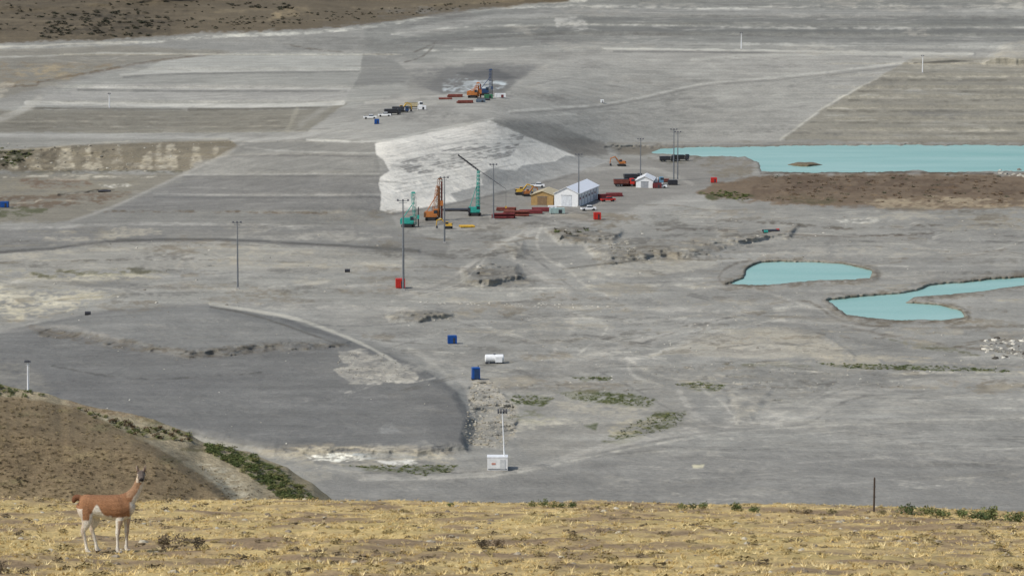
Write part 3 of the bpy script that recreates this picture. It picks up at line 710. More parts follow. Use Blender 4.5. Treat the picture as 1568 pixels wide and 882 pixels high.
shrubs([(60,22),(200,14),(265,30),(230,56),(60,60)],140,.8,1.9,DB)
shrubs([(-300,0),(340,0),(300,46),(-300,60)],280,.5,1.4,DB)
shrubs([(340,6),(460,6),(440,16),(350,14)],24,.9,1.9,DB); shrubs([(300,30),(800,0),(640,22),(330,48)],180,.4,1.1,DB)
GB=[C(90,101,58),C(112,114,70),C(80,91,54)]
for p,n in [([(776,606),(812,602),(846,610),(830,620),(790,618)],100),([(848,600),(960,602),(1008,612),(990,622),(880,612)],170),
            ([(920,676),(960,654),(1000,634),(1048,630),(1046,648),(1000,664)],170),([(1026,588),(1070,584),(1112,590),(1100,598)],90),
            ([(1250,556),(1440,560),(1548,566),(1540,570),(1300,564)],240),([(524,712),(700,712),(690,722),(650,728)],130),([(868,578),(934,577),(930,583)],50)]:
    shrubs(p,n,.12,.48,GB,'grass_patch',24)
shrubs([(1072,296),(1110,292),(1155,300),(1140,308)],70,.4,1.0,GB,'shrub_patch',24)
shrubs([(1165,268),(1568,268),(1568,312),(1165,308)],190,.4,1.2,[C(96,80,64),C(114,96,76),C(76,76,58)],'shrub_patch',24)
shrubs([(0,228),(60,232),(20,256),(0,256)],50,.5,1.2,GB+DB,'shrub_patch',24)
shrubs([(838,350),(900,350),(890,360),(850,360)],12,.5,1.1,GB+DB,'shrub_patch',40)
# left hill scatter
def hillG(u,v):
    j=int(np.clip(np.searchsorted(hu,u),0,len(hu)-1));col=HV[24:,j];i=int(np.clip(np.searchsorted(col,v),0,len(col)-1))+24
    return (HX[i,j],HD[i,j],HZ[i,j])
def hscat(poly_,n,s0,s1,cols,name,nn=40,flat=.75):
    q=inpoly(poly_,n);q=[a for a in q if a[1]>np.interp(a[0],hu,vs)+1];n=len(q);pos=np.array([hillG(*a) for a in q])
    tv_,tf=bush_t(nn,5,.16);sz=rng.uniform(0,1,n)**1.6*(s1-s0)+s0;c=np.array([cols[i] for i in rng.integers(0,len(cols),n)])
    scatter(name,tv_,tf,pos,np.stack([sz,sz,sz*flat],1),c,am)
HB=[C(92,80,60),C(108,94,70),C(70,64,50),C(132,118,89),C(150,134,102)]
hscat([(-400,545),(0,606),(120,626),(200,664),(290,716),(362,772),(380,800),(-400,800)],4800,.06,.30,HB,'hill_scrub',30)
hscat(GBAND,330,.2,.6,[C(80,91,54),C(98,107,64),C(120,118,78)],'green_shrubs',60)
hscat([(120,625),(190,645),(250,655),(300,664),(290,676),(230,672),(165,652)],90,.2,.6,[C(96,102,64),C(118,118,78),C(100,84,64)],'green_shrubs',60)
hscat([(-60,590),(0,590),(70,600),(60,610),(-60,600)],50,.2,.6,GB,'green_shrubs',60)
hscat([(300,708),(420,760),(520,775),(440,790),(340,760)],150,.1,.35,HB,'hill_scrub',30)
# foreground tufts
def fpos(n,d0=50,d1=112,half=.19):
    d=rng.uniform(d0,d1,n);x=rng.uniform(-half,half,n)*d;return x,d
N=26000
x,d=fpos(N);keep=fbm(x/1.3,d/1.3,4,50)*.8+fbm(x/.5,d/.5,2,91)*.5+rng.normal(0,.25,N)>-.08
x=x[keep];d=d[keep];z=fgz(x,d)
pal=np.array([C(214,192,140),C(194,169,114),C(164,143,98),C(226,208,160),C(148,132,88)])
tq,tf=tuft_t(9,.7)
sz=rng.uniform(.035,.10,len(x));cc=pal[rng.choice(5,len(x),p=[.32,.28,.15,.15,.10])]
scatter('dry_grass',tq,tf,np.stack([x,d,z],1),np.stack([sz*1.4,sz*1.4,sz*1.0],1),cc,am,tilt=.4)
x,d=fpos(1100);z=fgz(x,d);tv_,tf=bush_t(46,4,.18);sz=rng.uniform(0,1,1100)**1.5*.13+.04
scatter('low_cushion_plants',tv_,tf,np.stack([x,d,z],1),np.stack([sz*1.4,sz*1.4,sz*.7],1),np.array([[C(128,114,78),C(104,92,72),C(148,132,90)][i] for i in rng.integers(0,3,1100)]),am)
x,d=fpos(1300);z=fgz(x,d);tv_,tf=rock_t();sz=rng.uniform(0,1,1300)**3*.08+.018
scatter('field_stones',tv_,tf,np.stack([x,d,z],1),sz,np.array([[C(148,138,122),C(120,110,96),C(172,164,147)][i] for i in rng.integers(0,3,1300)]),rm)
def fgp(u,v):
    rx,rz=ray(u,v);dd=np.arange(50,125,.05);zz=fgz(dd*rx,dd);g=HC+dd*rz
    i=np.nonzero(g<zz)[0];dv=dd[i[0]] if len(i) else 106.
    return (float(dv*rx),float(dv),float(fgz(dv*rx,dv)))
def fgbush(name,lst,cols,nn=260,leaf=.07):
    for (u,v,wd,ht) in lst:
        p=fgp(u,v);tv_,tf=bush_t(nn,7,leaf);s=F/p[1]
        k=max(1,int(wd/ht/1.2))
        pos=[];sc=[];cl=[]
        for q in range(k):
            off=((q+.5)/k-.5)*wd/s;xx=p[0]+off;dd=p[1]+rng.uniform(-.3,.3)
            pos.append((xx,dd,float(fgz(xx,dd))));hh=ht/s*rng.uniform(.75,1.1);sc.append((wd/s/k*.62,wd/s/k*.62,hh));cl.append(cols[rng.integers(len(cols))])
        scatter(name,tv_,tf,np.array(pos),np.array(sc),np.array(cl),am)
DBR=[C(108,95,79),C(88,79,66)]
fgbush('dry_shrub',[(264,840,40,26),(303,841,38,24),(752,838,46,18),(3,878,26,34),(430,882,40,12),(640,872,22,8),(720,874,30,8)],DBR,460,.06)
GG=[C(94,103,64),C(78,89,56),C(112,115,74)]
fgbush('green_shrub',[(845,777,80,13),(1060,780,50,11),(1140,783,44,17),(1400,788,64,20),(1460,792,60,18),(1535,797,70,28),(1500,796,40,20),(690,775,14,9)],GG,340,.08)
fgbush('green_shrub',[(1215,785,24,12),(1240,786,20,10),(1270,787,20,12),(1360,789,30,12),(975,781,30,7),(905,780,30,7)],[C(126,112,86),C(114,108,76)],200,.08)
# ------------------------------------------------------------------ mesh builder
class MB:
    def __init__(s): s.v=[];s.f=[];s.m=[];s.mats=[]
    def mi(s,m):
        if m not in s.mats: s.mats.append(m)
        return s.mats.index(m)
    def add(s,vs,fs,m):
        o=len(s.v);s.v+=[tuple(a) for a in vs];k=s.mi(m)
        for f in fs: s.f.append([o+i for i in f]);s.m.append(k)
    def box(s,c,d,m,rot=0,top=(1,1)):
        x,y,z=[a/2 for a in d];tx,ty=top
        p=[(-x,-y,-z),(x,-y,-z),(x,y,-z),(-x,y,-z),(-x*tx,-y*ty,z),(x*tx,-y*ty,z),(x*tx,y*ty,z),(-x*tx,y*ty,z)]
        cr,sr=math.cos(rot),math.sin(rot)
        p=[(a*cr-b*sr+c[0],a*sr+b*cr+c[1],q+c[2]) for a,b,q in p]
        s.add(p,[(0,3,2,1),(4,5,6,7),(0,1,5,4),(1,2,6,5),(2,3,7,6),(3,0,4,7)],m)
    def cyl(s,a,b,r1,m,r2=None,n=8):
        r2=r1 if r2 is None else r2;a=Vector(a);b=Vector(b);d=(b-a).normalized()
        u=d.orthogonal().normalized();w=d.cross(u);p=[]
        for q,r in ((a,r1),(b,r2)):
            for k in range(n):
                t=2*math.pi*k/n;p.append(q+u*(math.cos(t)*r)+w*(math.sin(t)*r))
        s.add(p,[(k,(k+1)%n,n+(k+1)%n,n+k) for k in range(n)]+[tuple(range(n))[::-1],tuple(range(n,2*n))],m)
    def lattice(s,a,b,w,m,r=.07,seg=8,w2=None):
        w2=w if w2 is None else w2;a=Vector(a);b=Vector(b);d=(b-a).normalized();u=d.orthogonal().normalized();q=d.cross(u)
        R=[]
        for k in range(seg+1):
            t=k/seg;c=a.lerp(b,t);h=(w*(1-t)+w2*t)/2
            R.append([c+u*h*i+q*h*j for i,j in ((1,1),(1,-1),(-1,-1),(-1,1))])
        for k in range(seg):
            for i in range(4):
                s.cyl(R[k][i],R[k+1][i],r,m,n=4);s.cyl(R[k][i],R[k+1][(i+1)%4],r*.6,m,n=4)
    def done(s,name,loc,rot=0,scale=1):
        me=bpy.data.meshes.new(name);me.from_pydata(s.v,[],s.f)
        for m in s.mats: me.materials.append(m)
        me.polygons.foreach_set('material_index',s.m);me.update()
        o=bpy.data.objects.new(name,me);o.location=loc;o.rotation_euler=(0,0,rot);o.scale=(scale,)*3
        bpy.context.scene.collection.objects.link(o);return o
steel=M('galvanised_steel',(.17,.18,.19),.5,.2);dark=M('dark_steel',(.04,.04,.045),.5);rub=M('track_rubber',(.03,.03,.03),.9)
white=M('white_paint',(.74,.74,.72),.5,0,.12);glass=M('window_glass',(.03,.04,.05),.15);conc=M('white_concrete',(.68,.67,.64),.8,0,.15);foot=M('footing_concrete',(.30,.29,.27),.9)
teal=M('teal_paint',(.03,.30,.24),.45);orange=M('orange_paint',(.42,.15,.04),.5);yel=M('yellow_paint',(.55,.33,.04),.5)
blue=M('blue_paint',(.01,.07,.27),.45,0,.15);red=M('red_paint',(.50,.03,.02),.5);rust=M('rusty_steel',(.17,.05,.035),.8,0,.4)
navy=M('navy_paint',(.02,.05,.12),.5);cream=M('cream_sheet',(.50,.42,.26),.6);ochre=M('ochre_sheet',(.36,.23,.09),.6)
lamp=M('floodlight_housing',(.10,.10,.11),.4);brownw=M('weathered_wood',(.07,.05,.035),.9);grn=M('green_paint',(.05,.18,.09),.5)
def mast(u,v,vt,arms=3,mt=steel,rad=None,base=True):
    p=G(u,v);hgt=(v-vt)*p.y/F*1.0;b=MB();r=rad or max(.10,hgt*.010)
    b.cyl((0,0,0),(0,0,hgt*.5),r*1.25,mt,r);b.cyl((0,0,hgt*.5),(0,0,hgt),r,mt,r*.6)
    if base: b.box((0,0,.15),(r*5,r*5,.5),foot,top=(.85,.85))
    w=hgt*.085;b.box((0,0,hgt),(w*1.5,.12,.14),mt)
    b.box((0,0,hgt-.5),(w*1.1,.1,.1),mt)
    for k in range(arms):
        x=(k/(arms-1)-.5)*w*1.35 if arms>1 else 0
        b.box((x,-.22,hgt+.22),(.5,.35,.42),lamp,top=(.8,.7));b.box((x,.22,hgt+.1),(.4,.3,.36),lamp)
    b.cyl((r+.1,0,.5),(r+.1,0,hgt*.95),.03,mt,n=4)
    return b.done('floodlight_mast',p)
for a in [(363,442,340),(617,444,306),(680,372,272),(755,336,252),(886,316,236),(980,282,213),(1031,276,198),(1037,276,202)]: mast(*a)
for a in [(167,166,144),(1135,76,51),(1412,112,86)]: mast(*a,arms=2,mt=white,rad=.2)
mast(43,606,553,4,white,.16)
def light_tower(u,v,vt):
    p=G(u,v);s=F/p.y;b=MB()
    b.box((-1.0,0,1.15),(3.6,2.6,2.3),conc);b.box((-1.0,0,2.36),(3.7,2.7,.1),white)
    b.box((-1.0,-1.33,.25),(3.3,.06,.12),steel);b.box((-1.7,-1.34,1.2),(.7,.04,.3),M('faded_logo_red',(.5,.22,.16)));b.box((-.1,-1.34,1.1),(.9,.05,1.7),M('door_grey',(.55,.55,.53)))
    hgt=(v-vt)/s
    b.cyl((.2,0,2.4),(-.15,0,hgt),.13,white,.09);b.box((-.15,0,hgt),(1.6,.12,.12),steel)
    for x in (-.85,-.4,.1,.55): b.box((x,-.2,hgt+.3),(.34,.3,.45),lamp,top=(.8,.8));b.box((x,.15,hgt-.2),(.3,.25,.3),lamp)
    b.done('floodlight_tower',p)
light_tower(770,718,628)
def container(name,u,v,w,d,h_,m,rot=0,door=dark):
    p=G(u,v);b=MB();b.box((0,0,h_/2+.12),(w,d,h_),m)
    for k in range(int(w/.45)): b.box((-w/2+.25+k*.45,-d/2-.02,h_/2+.12),(.16,.06,h_*.86),m)
    for k in range(int(d/.45)): b.box((-w/2-.02,-d/2+.25+k*.45,h_/2+.12),(.06,.16,h_*.86),m)
    for sx in (-1,1):
        for sy in (-1,1): b.box((sx*w/2,sy*d/2,h_/2+.1),(.16,.16,h_+.1),m);b.box((sx*w/2*.9,sy*d/2*.9,.08),(.3,.3,.2),dark)
    b.box((0,0,h_+.16),(w*1.02,d*1.02,.08),m);b.box((w*.18,-d/2-.06,h_*.48),(w*.24,.04,h_*.7),door)
    return b.done(name,p,rot)
container('red_storage_container',613,441,2.2,2.2,2.3,red,.1);container('red_storage_container',914,336,2,2,2.1,red,.1);container('red_storage_container',1092,280,2.0,2,1.7,red)
container('blue_storage_container',692,526,1.9,1.6,1.7,blue,.1);container('blue_storage_container',577,190,1.6,1.6,1.7,blue);container('blue_storage_container',6,318,2.6,2.2,1.8,blue)
def toilet(u,v,m):
    p=G(u,v);b=MB();b.box((0,0,1.2),(1.7,1.5,2.3),m,top=(.95,.95));b.box((0,0,2.42),(1.8,1.6,.16),m,top=(.8,.7))
    b.box((.1,-.78,1.15),(1.0,.05,1.9),navy);b.box((0,0,.06),(1.9,1.7,.12),dark);b.cyl((.6,.5,2.4),(.6,.5,2.8),.07,dark)
    b.done('portable_toilet',p,.15)
toilet(728,580,blue)
def wtank(u,v):
    p=G(u,v);b=MB()
    b.cyl((-1.9,0,1.1),(1.9,0,1.1),.85,white,n=18);b.cyl((-2.05,0,1.1),(-1.9,0,1.1),.6,white,.85,18);b.cyl((1.9,0,1.1),(2.05,0,1.1),.85,white,.6,18)
    b.box((-1.2,0,.25),(.3,1.6,.5),steel);b.box((1.2,0,.25),(.3,1.6,.5),steel);b.cyl((0,0,1.9),(0,0,2.1),.3,steel);b.box((0,0,.1),(4,1.4,.12),dark)
    b.box((.9,-.9,.9),(1.5,.3,1.2),white)
    b.done('water_tank',p,.08)
wtank(757,556)
def tracks(b,L_=4.2,w=.7,g=1.4,h_=.9):
    for sx in (-1,1):
        b.box((0,sx*g,h_/2),(L_-h_,w,h_),rub)
        for e in (-1,1): b.cyl((e*(L_-h_)/2,sx*g-w/2,h_/2),(e*(L_-h_)/2,sx*g+w/2,h_/2),h_/2,rub,n=12)
    b.box((0,0,.9),(1.8,2.4,.5),dark)
def rig(name,u,v,hgt,m,m2,mastw=.9,lean=0,rot=0,style=0):
    p=G(u,v);b=MB();tracks(b)
    b.box((-.3,0,2.0),(3.9,2.7,1.7),m,top=(.94,.95));b.box((-2.1,0,1.8),(.7,2.7,1.5),m2);b.box((1.1,-.95,2.5),(1.3,.95,1.9),m,top=(.85,.9));b.box((1.2,-1.44,2.8),(1.0,.05,1.0),glass,)
    b.box((1.79,-.95,2.8),(.05,.8,1.0),glass)
    tx=2.3;top=(tx+lean,0,hgt)
    b.lattice((tx,0,.6),top,mastw,m2,.09,int(hgt/1.3))
    b.cyl((-1.6,.7,2.8),(tx+lean*.72,.25,hgt*.72),.12,m,n=6);b.cyl((-1.6,-.7,2.8),(tx+lean*.72,-.25,hgt*.72),.12,m,n=6)
    b.box((top[0]+.2,0,hgt+.2),(1.5,.8,.5),m2,top=(.6,.8))
    b.cyl((tx+.9,0,.1),(top[0]+.9,0,hgt),.05,dark,n=5)
    if style==1:
        b.box((tx,0,hgt*.45),(mastw*.8,mastw*.8,hgt*.75),m2);b.box((tx+.8,0,hgt*.42),(1.1,1.2,1.6),m);b.cyl((tx+.9,0,0),(tx+.9,0,hgt*.95),.28,rust,n=8)
        b.lattice((tx-1.9,0,2.5),(tx+lean-.6,0,hgt*.85),.6,m,.08,8)
        b.box((tx-.8,-.6,hgt*.2),(1.4,.8,2.2),m)
    else:
        b.box((tx+.8,0,hgt*.3),(.7,.8,1.2),m);b.cyl((tx+.9,0,0),(tx+.9,0,hgt*.6),.16,dark,n=8)
    return b.done(name,p,rot)
rig('drilling_rig',624,347,10.5,teal,teal,.7,-.9,0.0)
rig('drilling_rig',661,337,13.0,orange,M('brown_mast',(.16,.07,.03)),1.0,.2,0,1)
def crane(u,v):
    p=G(u,v);b=MB();tracks(b)
    b.box((-.2,0,2.0),(3.6,2.6,1.7),teal,top=(.94,.95));b.box((-1.8,0,1.9),(.8,2.7,1.6),dark);b.box((1.1,-.9,2.4),(1.3,1,1.9),teal,top=(.85,.9));b.box((1.1,-1.42,2.7),(1.0,.05,.9),glass)
    b.lattice((1.0,0,1.6),(1.2,0,14.6),.9,teal,.13,11,.6);b.box((1.1,0,6),(.35,.35,8.5),teal)
    b.lattice((1.2,0,14.6),(-5.4,0,19.6),.35,dark,.07,10,.25)
    b.cyl((-5.4,0,19.6),(10.0,0,8.6),.05,dark,n=4);b.cyl((1.2,0,14.6),(10.0,0,8.6),.07,dark,n=4);b.cyl((10,0,8.6),(10.0,0,3.0),.05,dark,n=4);b.box((10,0,2.8),(.5,.4,.7),yel)
    b.cyl((-1.6,.4,2.8),(1.1,.2,11),.1,teal,n=5);b.cyl((-1.6,-.4,2.8),(1.1,-.2,11),.1,teal,n=5)
    b.done('crawler_crane',p,0)
crane(726,330)
rig('drilling_rig',723,149,6.0,orange,orange,.8,-.3,0,1);rig('drilling_rig',742,146,10.6,navy,navy,.7,.1,0,0)
def excavator(u,v,m,rot=0,sc=1):
    p=G(u,v);b=MB();tracks(b,3.6,.6,1.1,.8)
    b.box((-.3,0,1.7),(2.8,2.3,1.1),m,top=(.92,.92));b.box((.5,.6,2.2),(1.2,.95,1.5),m,top=(.85,.9));b.box((.55,.6,2.4),(1.25,1.0,.8),glass,top=(.88,.95));b.box((-1.5,0,1.6),(.5,2.2,1.0),dark)
    def arm(a,c,w):
        a=Vector(a);c=Vector(c);b.cyl(a,c,w,m,w*.7,6)
    arm((1,-.2,1.7),(2.8,-.2,4.0),.3);arm((2.8,-.2,4.0),(4.6,-.2,3.4),.26);arm((4.6,-.2,3.6),(5.0,-.2,1.2),.22);b.cyl((1.4,-.2,1.4),(2.6,-.2,3.4),.1,steel)
    b.box((4.7,-.2,.7),(.9,1.1,.9),dark,top=(.6,1))
    b.done('excavator',p,rot,sc)
def truck(u,v,m,m2,rot=0,sc=1,tank=False):
    p=G(u,v);b=MB();b.box((0,0,.9),(7,1.0,.3),dark)
    b.box((2.9,0,1.9),(1.6,2.3,1.9),m,top=(.85,.92));b.box((3.15,0,2.3),(1.3,2.34,.7),glass,top=(.9,.96))
    if tank: b.cyl((-3.2,0,2.0),(1.7,0,2.0),1.0,m2,n=14)
    else:
        b.box((-.9,0,1.85),(5,2.4,1.5),m2,top=(1.06,1.05));b.box((-.9,0,2.62),(4.6,2.1,.1),dark)
    for x in (2.8,-.9,-2.4):
        for y in (-1,1): b.cyl((x,y*1.15-.2,.5),(x,y*1.15+.2,.5),.52,rub,n=12);b.cyl((x,y*1.15-.22,.5),(x,y*1.15+.22,.5),.22,steel,n=8)
    b.done('dump_truck',p,rot,sc)
def pickup(u,v,m,rot=0,name='pickup_truck'):
    p=G(u,v);b=MB();b.box((0,0,.75),(5,1.8,.6),m,top=(.98,.95));b.box((.4,0,1.35),(1.9,1.65,.7),m,top=(.75,.85));b.box((.4,0,1.33),(1.94,1.69,.45),glass,top=(.86,.92))
    b.box((-1.6,0,1.06),(1.5,1.5,.06),dark)
    for x in (-1.6,1.6):
        for y in (-1,1): b.cyl((x,y*.85-.12,.38),(x,y*.85+.12,.38),.38,rub,n=12)
    b.done(name,p,rot)
excavator(796,298,yel,0.1,.9);excavator(806,300,orange,.3,.8);excavator(952,254,orange,math.pi+.1,.9);excavator(686,350,yel,math.pi,.75)
excavator(612,171,yel,0.2,.9);truck(632,167,white,M('sand_load',(.5,.42,.26)),.1,1);truck(600,176,dark,dark,.2,.9);truck(612,173,navy,dark,0,.9);pickup(566,182,white,.1);pickup(588,178,white,0)
truck(955,285,red,rust,.1,1);truck(1000,283,M('sky_blue_paint',(.12,.25,.35)),white,.05,1);truck(968,276,dark,dark,.2,.9);pickup(900,322,white,.2);pickup(1010,288,white);pickup(930,308,red,.3)
pickup(822,286,white);truck(1020,247,dark,dark,.1,.8);truck(1042,246,dark,M('coal_load',(.03,.03,.03)),.1,.9)
# pipes, containers & misc
def pile_stack(u,v,n,L_,m,rot=0,r=.32):
    p=G(u,v);b=MB()
    for k in range(n):
        row=k//6;b.cyl((-L_/2+rng.uniform(-.3,.3),(k%6-2.5+.5*(row%2))*r*2.02,r+row*r*1.75),(L_/2+rng.uniform(-.3,.3),(k%6-2.5+.5*(row%2))*r*2.02,r+row*r*1.75),r,m,n=10)
    b.box((-L_*.3,0,.06),(.25,r*13,.14),brownw);b.box((L_*.3,0,.06),(.25,r*13,.14),brownw)
    b.done('steel_pile_stack',p,rot)
dr=M('dark_red_primer',(.16,.03,.03),.7,0,.3)
for (u,v,n,l,m,r) in [(770,333,14,7,dr,.1),(790,330,16,8,rust,.05),(812,327,12,7,dr,.15),(830,323,12,6,dr,.1),(775,322,8,6,rust,0),(700,322,5,9,dark,.1),(940,300,10,5,dr,.2),(1012,278,8,5,rust,.3),(696,148,9,6,rust,.1),(682,152,6,5,rust,0),(712,158,8,6,rust,.2),(740,153,6,5,dark,0),(160,293,3,4,dark,.1),(1180,354,5,4,dark,.4),(715,347,5,4,yel,.2)]:
    pile_stack(u,v,n,l,m,r)
container('shipping_container',766,149,4.2,2.4,1.6,white,.1,dr);container('shipping_container',748,151,3.2,2.2,1.5,grn,.1);container('shipping_container',853,327,4.6,2.4,1.6,M('pale_teal',(.35,.45,.42)),.15);container('shipping_container',845,322,2.6,2.2,1.4,white)
container('shipping_container',925,306,3.6,2.4,1.8,dr,.3);container('shipping_container',962,284,4.5,2.4,1.6,M('rust_red_paint',(.3,.07,.04)),.2);container('shipping_container',1005,287,3,2.4,1.5,dr,0);container('shipping_container',921,158,1.3,1.2,1.3,white);container('shipping_container',1030,283,3,2,1.6,dark,.2)
container('shipping_container',736,156,3.5,2.2,1.0,M('blue_grey',(.12,.16,.2)),.1);container('shipping_container',645,168,3.2,2.2,1.4,white)
def drum(u,v,m,s=1):
    p=G(u,v);b=MB();b.cyl((-.7,0,.5),(.7,0,.5),.5,m,n=12);b.cyl((-.78,0,.5),(-.7,0,.5),.54,dark,n=12);b.cyl((.7,0,.5),(.78,0,.5),.54,dark,n=12);b.cyl((0,0,.5),(.06,0,.5),.54,dark,n=12)
    b.done('cable_drum',p,.1,s)
drum(532,416,dark,.9);drum(134,482,dark,.9);drum(1172,356,teal,.9);drum(1190,353,red,.7)
# gabled sheds
def shed(name,u,v,rot,W,L_,he,hr,wall,roof,door):
    p=G(u,v);b=MB();w=-W
    b.add([(w,0,-.5),(0,0,-.5),(0,0,he),(w/2,0,hr),(w,0,he)],[(0,1,2,3,4)],wall)
    b.add([(w,L_,-.5),(0,L_,-.5),(0,L_,he),(w/2,L_,hr),(w,L_,he)],[(4,3,2,1,0)],wall)
    b.add([(0,0,-.5),(0,L_,-.5),(0,L_,he),(0,0,he)],[(0,1,2,3)],wall);b.add([(w,0,-.5),(w,L_,-.5),(w,L_,he),(w,0,he)],[(3,2,1,0)],wall)
    o=.35;t=.12
    for x0,x1 in ((0+o,w/2),(w-o,w/2)):
        z0=he-(hr-he)*o/(W/2)+.05
        q=[(x0,-o,z0),(x1,-o,hr+.05),(x1,L_+o,hr+.05),(x0,L_+o,z0)]
        b.add(q+[(a,c,z+t) for a,c,z in q],[(0,1,2,3),(4,7,6,5),(0,4,5,1),(1,5,6,2),(2,6,7,3),(3,7,4,0)],roof)
        for k in range(int(L_/1.5)):
            y=k*1.5+.3;b.add([(x0,y,z0+t+.01),(x1,y,hr+t+.06),(x1,y+.12,hr+t+.06),(x0,y+.12,z0+t+.01)],[(0,1,2,3)],roof)
    b.box((w/2,-.05,he*.42),(W*.42,.08,he*.84),door);b.box((w/2,-.1,he*.86),(W*.46,.06,.12),steel)
    for k in range(int(L_/5)): b.box((.04,2.5+k*5,he*.6),(.06,1.4,.8),glass);b.box((.05,2.5+k*5+2.4,he*.45),(.08,.14,he*.9),steel)
    return b.done(name,p,rot)
shed('white_warehouse',886,316,-.22,8.2,34,4.3,6.3,white,M('white_roof_sheet',(.8,.8,.8),.4,0,.05),M('roller_door_grey',(.6,.62,.63)))
shed('ochre_workshop',846,314,-.15,7.4,16,3.3,4.6,ochre,cream,M('workshop_door',(.2,.13,.07)))
shed('white_tent_shelter',1000,287,-.1,6,14,2.6,4.0,white,white,M('tent_opening_grey',(.3,.31,.32)))
# post beyond the grass
pp=fgp(1338,784);b=MB();b.cyl((0,0,-.2),(0.01,0,1.0),.03,brownw,.025,8);b.cyl((0.01,0,.98),(0.01,0,1.03),.03,brownw,.01,8);b.cyl((-.05,0,.75),(.06,0,.75),.012,steel);b.cyl((-.05,0,.45),(.06,0,.45),.012,steel);b.done('fence_post',pp)
# ------------------------------------------------------------------ GUANACO
def ring_tube(path,lat=None,n=18):
    v=[];f=[];m=len(path)
    for i,q in enumerate(path):
        p=Vector(q[:3]);a=Vector(path[max(i-1,0)][:3]);c=Vector(path[min(i+1,m-1)][:3]);d=(c-a).normalized()
        l=Vector(lat or (0,1,0));l=(l-d*l.dot(d)).normalized();w=d.cross(l)
        for k in range(n):
            t=2*math.pi*k/n;v.append(p+l*math.cos(t)*q[3]+w*math.sin(t)*q[4])
    for i in range(m-1):
        for k in range(n): f.append((i*n+k,i*n+(k+1)%n,(i+1)*n+(k+1)%n,(i+1)*n+k))
    f.append(tuple(range(n))[::-1]);f.append(tuple(range((m-1)*n,m*n)))
    return v,f
def interp(path,k=4):
    p=smooth(path,k);return [tuple(q) for q in p]
parts=[]
parts.append((interp([(-.57,0,.98,.03,.03),(-.55,0,.97,.11,.13),(-.46,0,.955,.165,.20),(-.28,0,.935,.185,.215),(-.1,0,.915,.20,.23),(.08,0,.895,.21,.25),(.24,0,.89,.20,.26),(.36,0,.915,.16,.225),(.46,0,.97,.12,.15),(.50,0,1.0,.05,.06)]),None))
parts.append((interp([(.30,0,.98,.13,.18),(.42,0,1.05,.11,.155),(.52,0,1.16,.09,.12),(.59,0,1.28,.078,.096),(.635,0,1.40,.072,.085),(.66,0,1.48,.068,.078),(.665,0,1.53,.06,.06)]),None))
# head towards the viewer, muzzle slightly down
parts.append((interp([(.66,.07,1.53,.045,.045),(.665,.04,1.535,.078,.082),(.67,-.02,1.53,.084,.088),(.675,-.08,1.505,.072,.075),(.68,-.14,1.475,.054,.058),(.685,-.19,1.45,.046,.050),(.687,-.22,1.438,.028,.032)]),(1,0,0)))
def leg(pts):
    parts.append((interp([(x_,y_,z_,a_*(1.3 if z_<.7 else 1.08),b_*(1.3 if z_<.7 else 1.08)) for x_,y_,z_,a_,b_ in pts],4),None))
leg([(.27,-.07,.92,.06,.11),(.25,-.10,.78,.06,.085),(.24,-.105,.64,.045,.06),(.215,-.105,.50,.032,.038),(.205,-.105,.40,.034,.038),(.2,-.105,.32,.023,.026),(.198,-.105,.16,.02,.022),(.196,-.105,.09,.027,.03),(.215,-.105,.04,.03,.036),(.235,-.105,.0,.034,.05)])
leg([(.33,.07,.92,.06,.11),(.36,.10,.78,.06,.085),(.375,.105,.64,.045,.06),(.372,.105,.50,.032,.038),(.37,.105,.40,.034,.038),(.366,.105,.32,.023,.026),(.36,.105,.16,.02,.022),(.356,.105,.09,.027,.03),(.372,.105,.04,.03,.036),(.39,.105,.0,.034,.05)])
leg([(-.42,-.06,1.0,.09,.13),(-.42,-.10,.86,.09,.145),(-.39,-.12,.72,.07,.11),(-.40,-.12,.60,.05,.07),(-.455,-.115,.48,.032,.045),(-.465,-.115,.42,.028,.036),(-.44,-.115,.32,.022,.026),(-.41,-.115,.16,.02,.022),(-.40,-.115,.09,.026,.03),(-.38,-.115,.04,.03,.036),(-.355,-.115,0,.034,.05)])
leg([(-.36,.06,1.0,.09,.13),(-.32,.10,.86,.09,.14),(-.25,.12,.72,.07,.10),(-.25,.12,.60,.05,.065),(-.30,.115,.48,.032,.045),(-.31,.115,.42,.028,.036),(-.275,.115,.32,.022,.026),(-.235,.115,.16,.02,.022),(-.225,.115,.09,.026,.03),(-.205,.115,.04,.03,.036),(-.18,.115,0,.034,.05)])
parts.append((interp([(-.50,0,1.08,.06,.06),(-.56,0,1.10,.06,.06),(-.61,0,1.09,.055,.06),(-.64,0,1.04,.045,.05),(-.645,0,.99,.025,.025)]),None))
for sx,dx in ((.625,-.035),(.715,.035)):
    parts.append((interp([(sx,.0,1.58,.024,.024),(sx+dx*.5,.0,1.63,.033,.022),(sx+dx,-.005,1.675,.026,.016),(sx+dx*1.15,-.005,1.725,.010,.008)]),(1,0,0)))
vs_=[];fs_=[]
for pth,lat in parts:
    v,f=ring_tube(pth,lat);o=len(vs_);vs_+=v;fs_+=[tuple(o+i for i in q) for q in f]
me=bpy.data.meshes.new('guanaco');me.from_pydata([tuple(a) for a in vs_],[],fs_);me.update()
tmp=bpy.data.objects.new('tmp',me);bpy.context.scene.collection.objects.link(tmp)
md=tmp.modifiers.new('r','REMESH');md.mode='VOXEL';md.voxel_size=.0095;md.use_smooth_shade=True
ms=tmp.modifiers.new('s','SMOOTH');ms.iterations=5;ms.factor=.5
dg=bpy.context.evaluated_depsgraph_get();gm=bpy.data.meshes.new_from_object(tmp.evaluated_get(dg))
bpy.data.objects.remove(tmp)
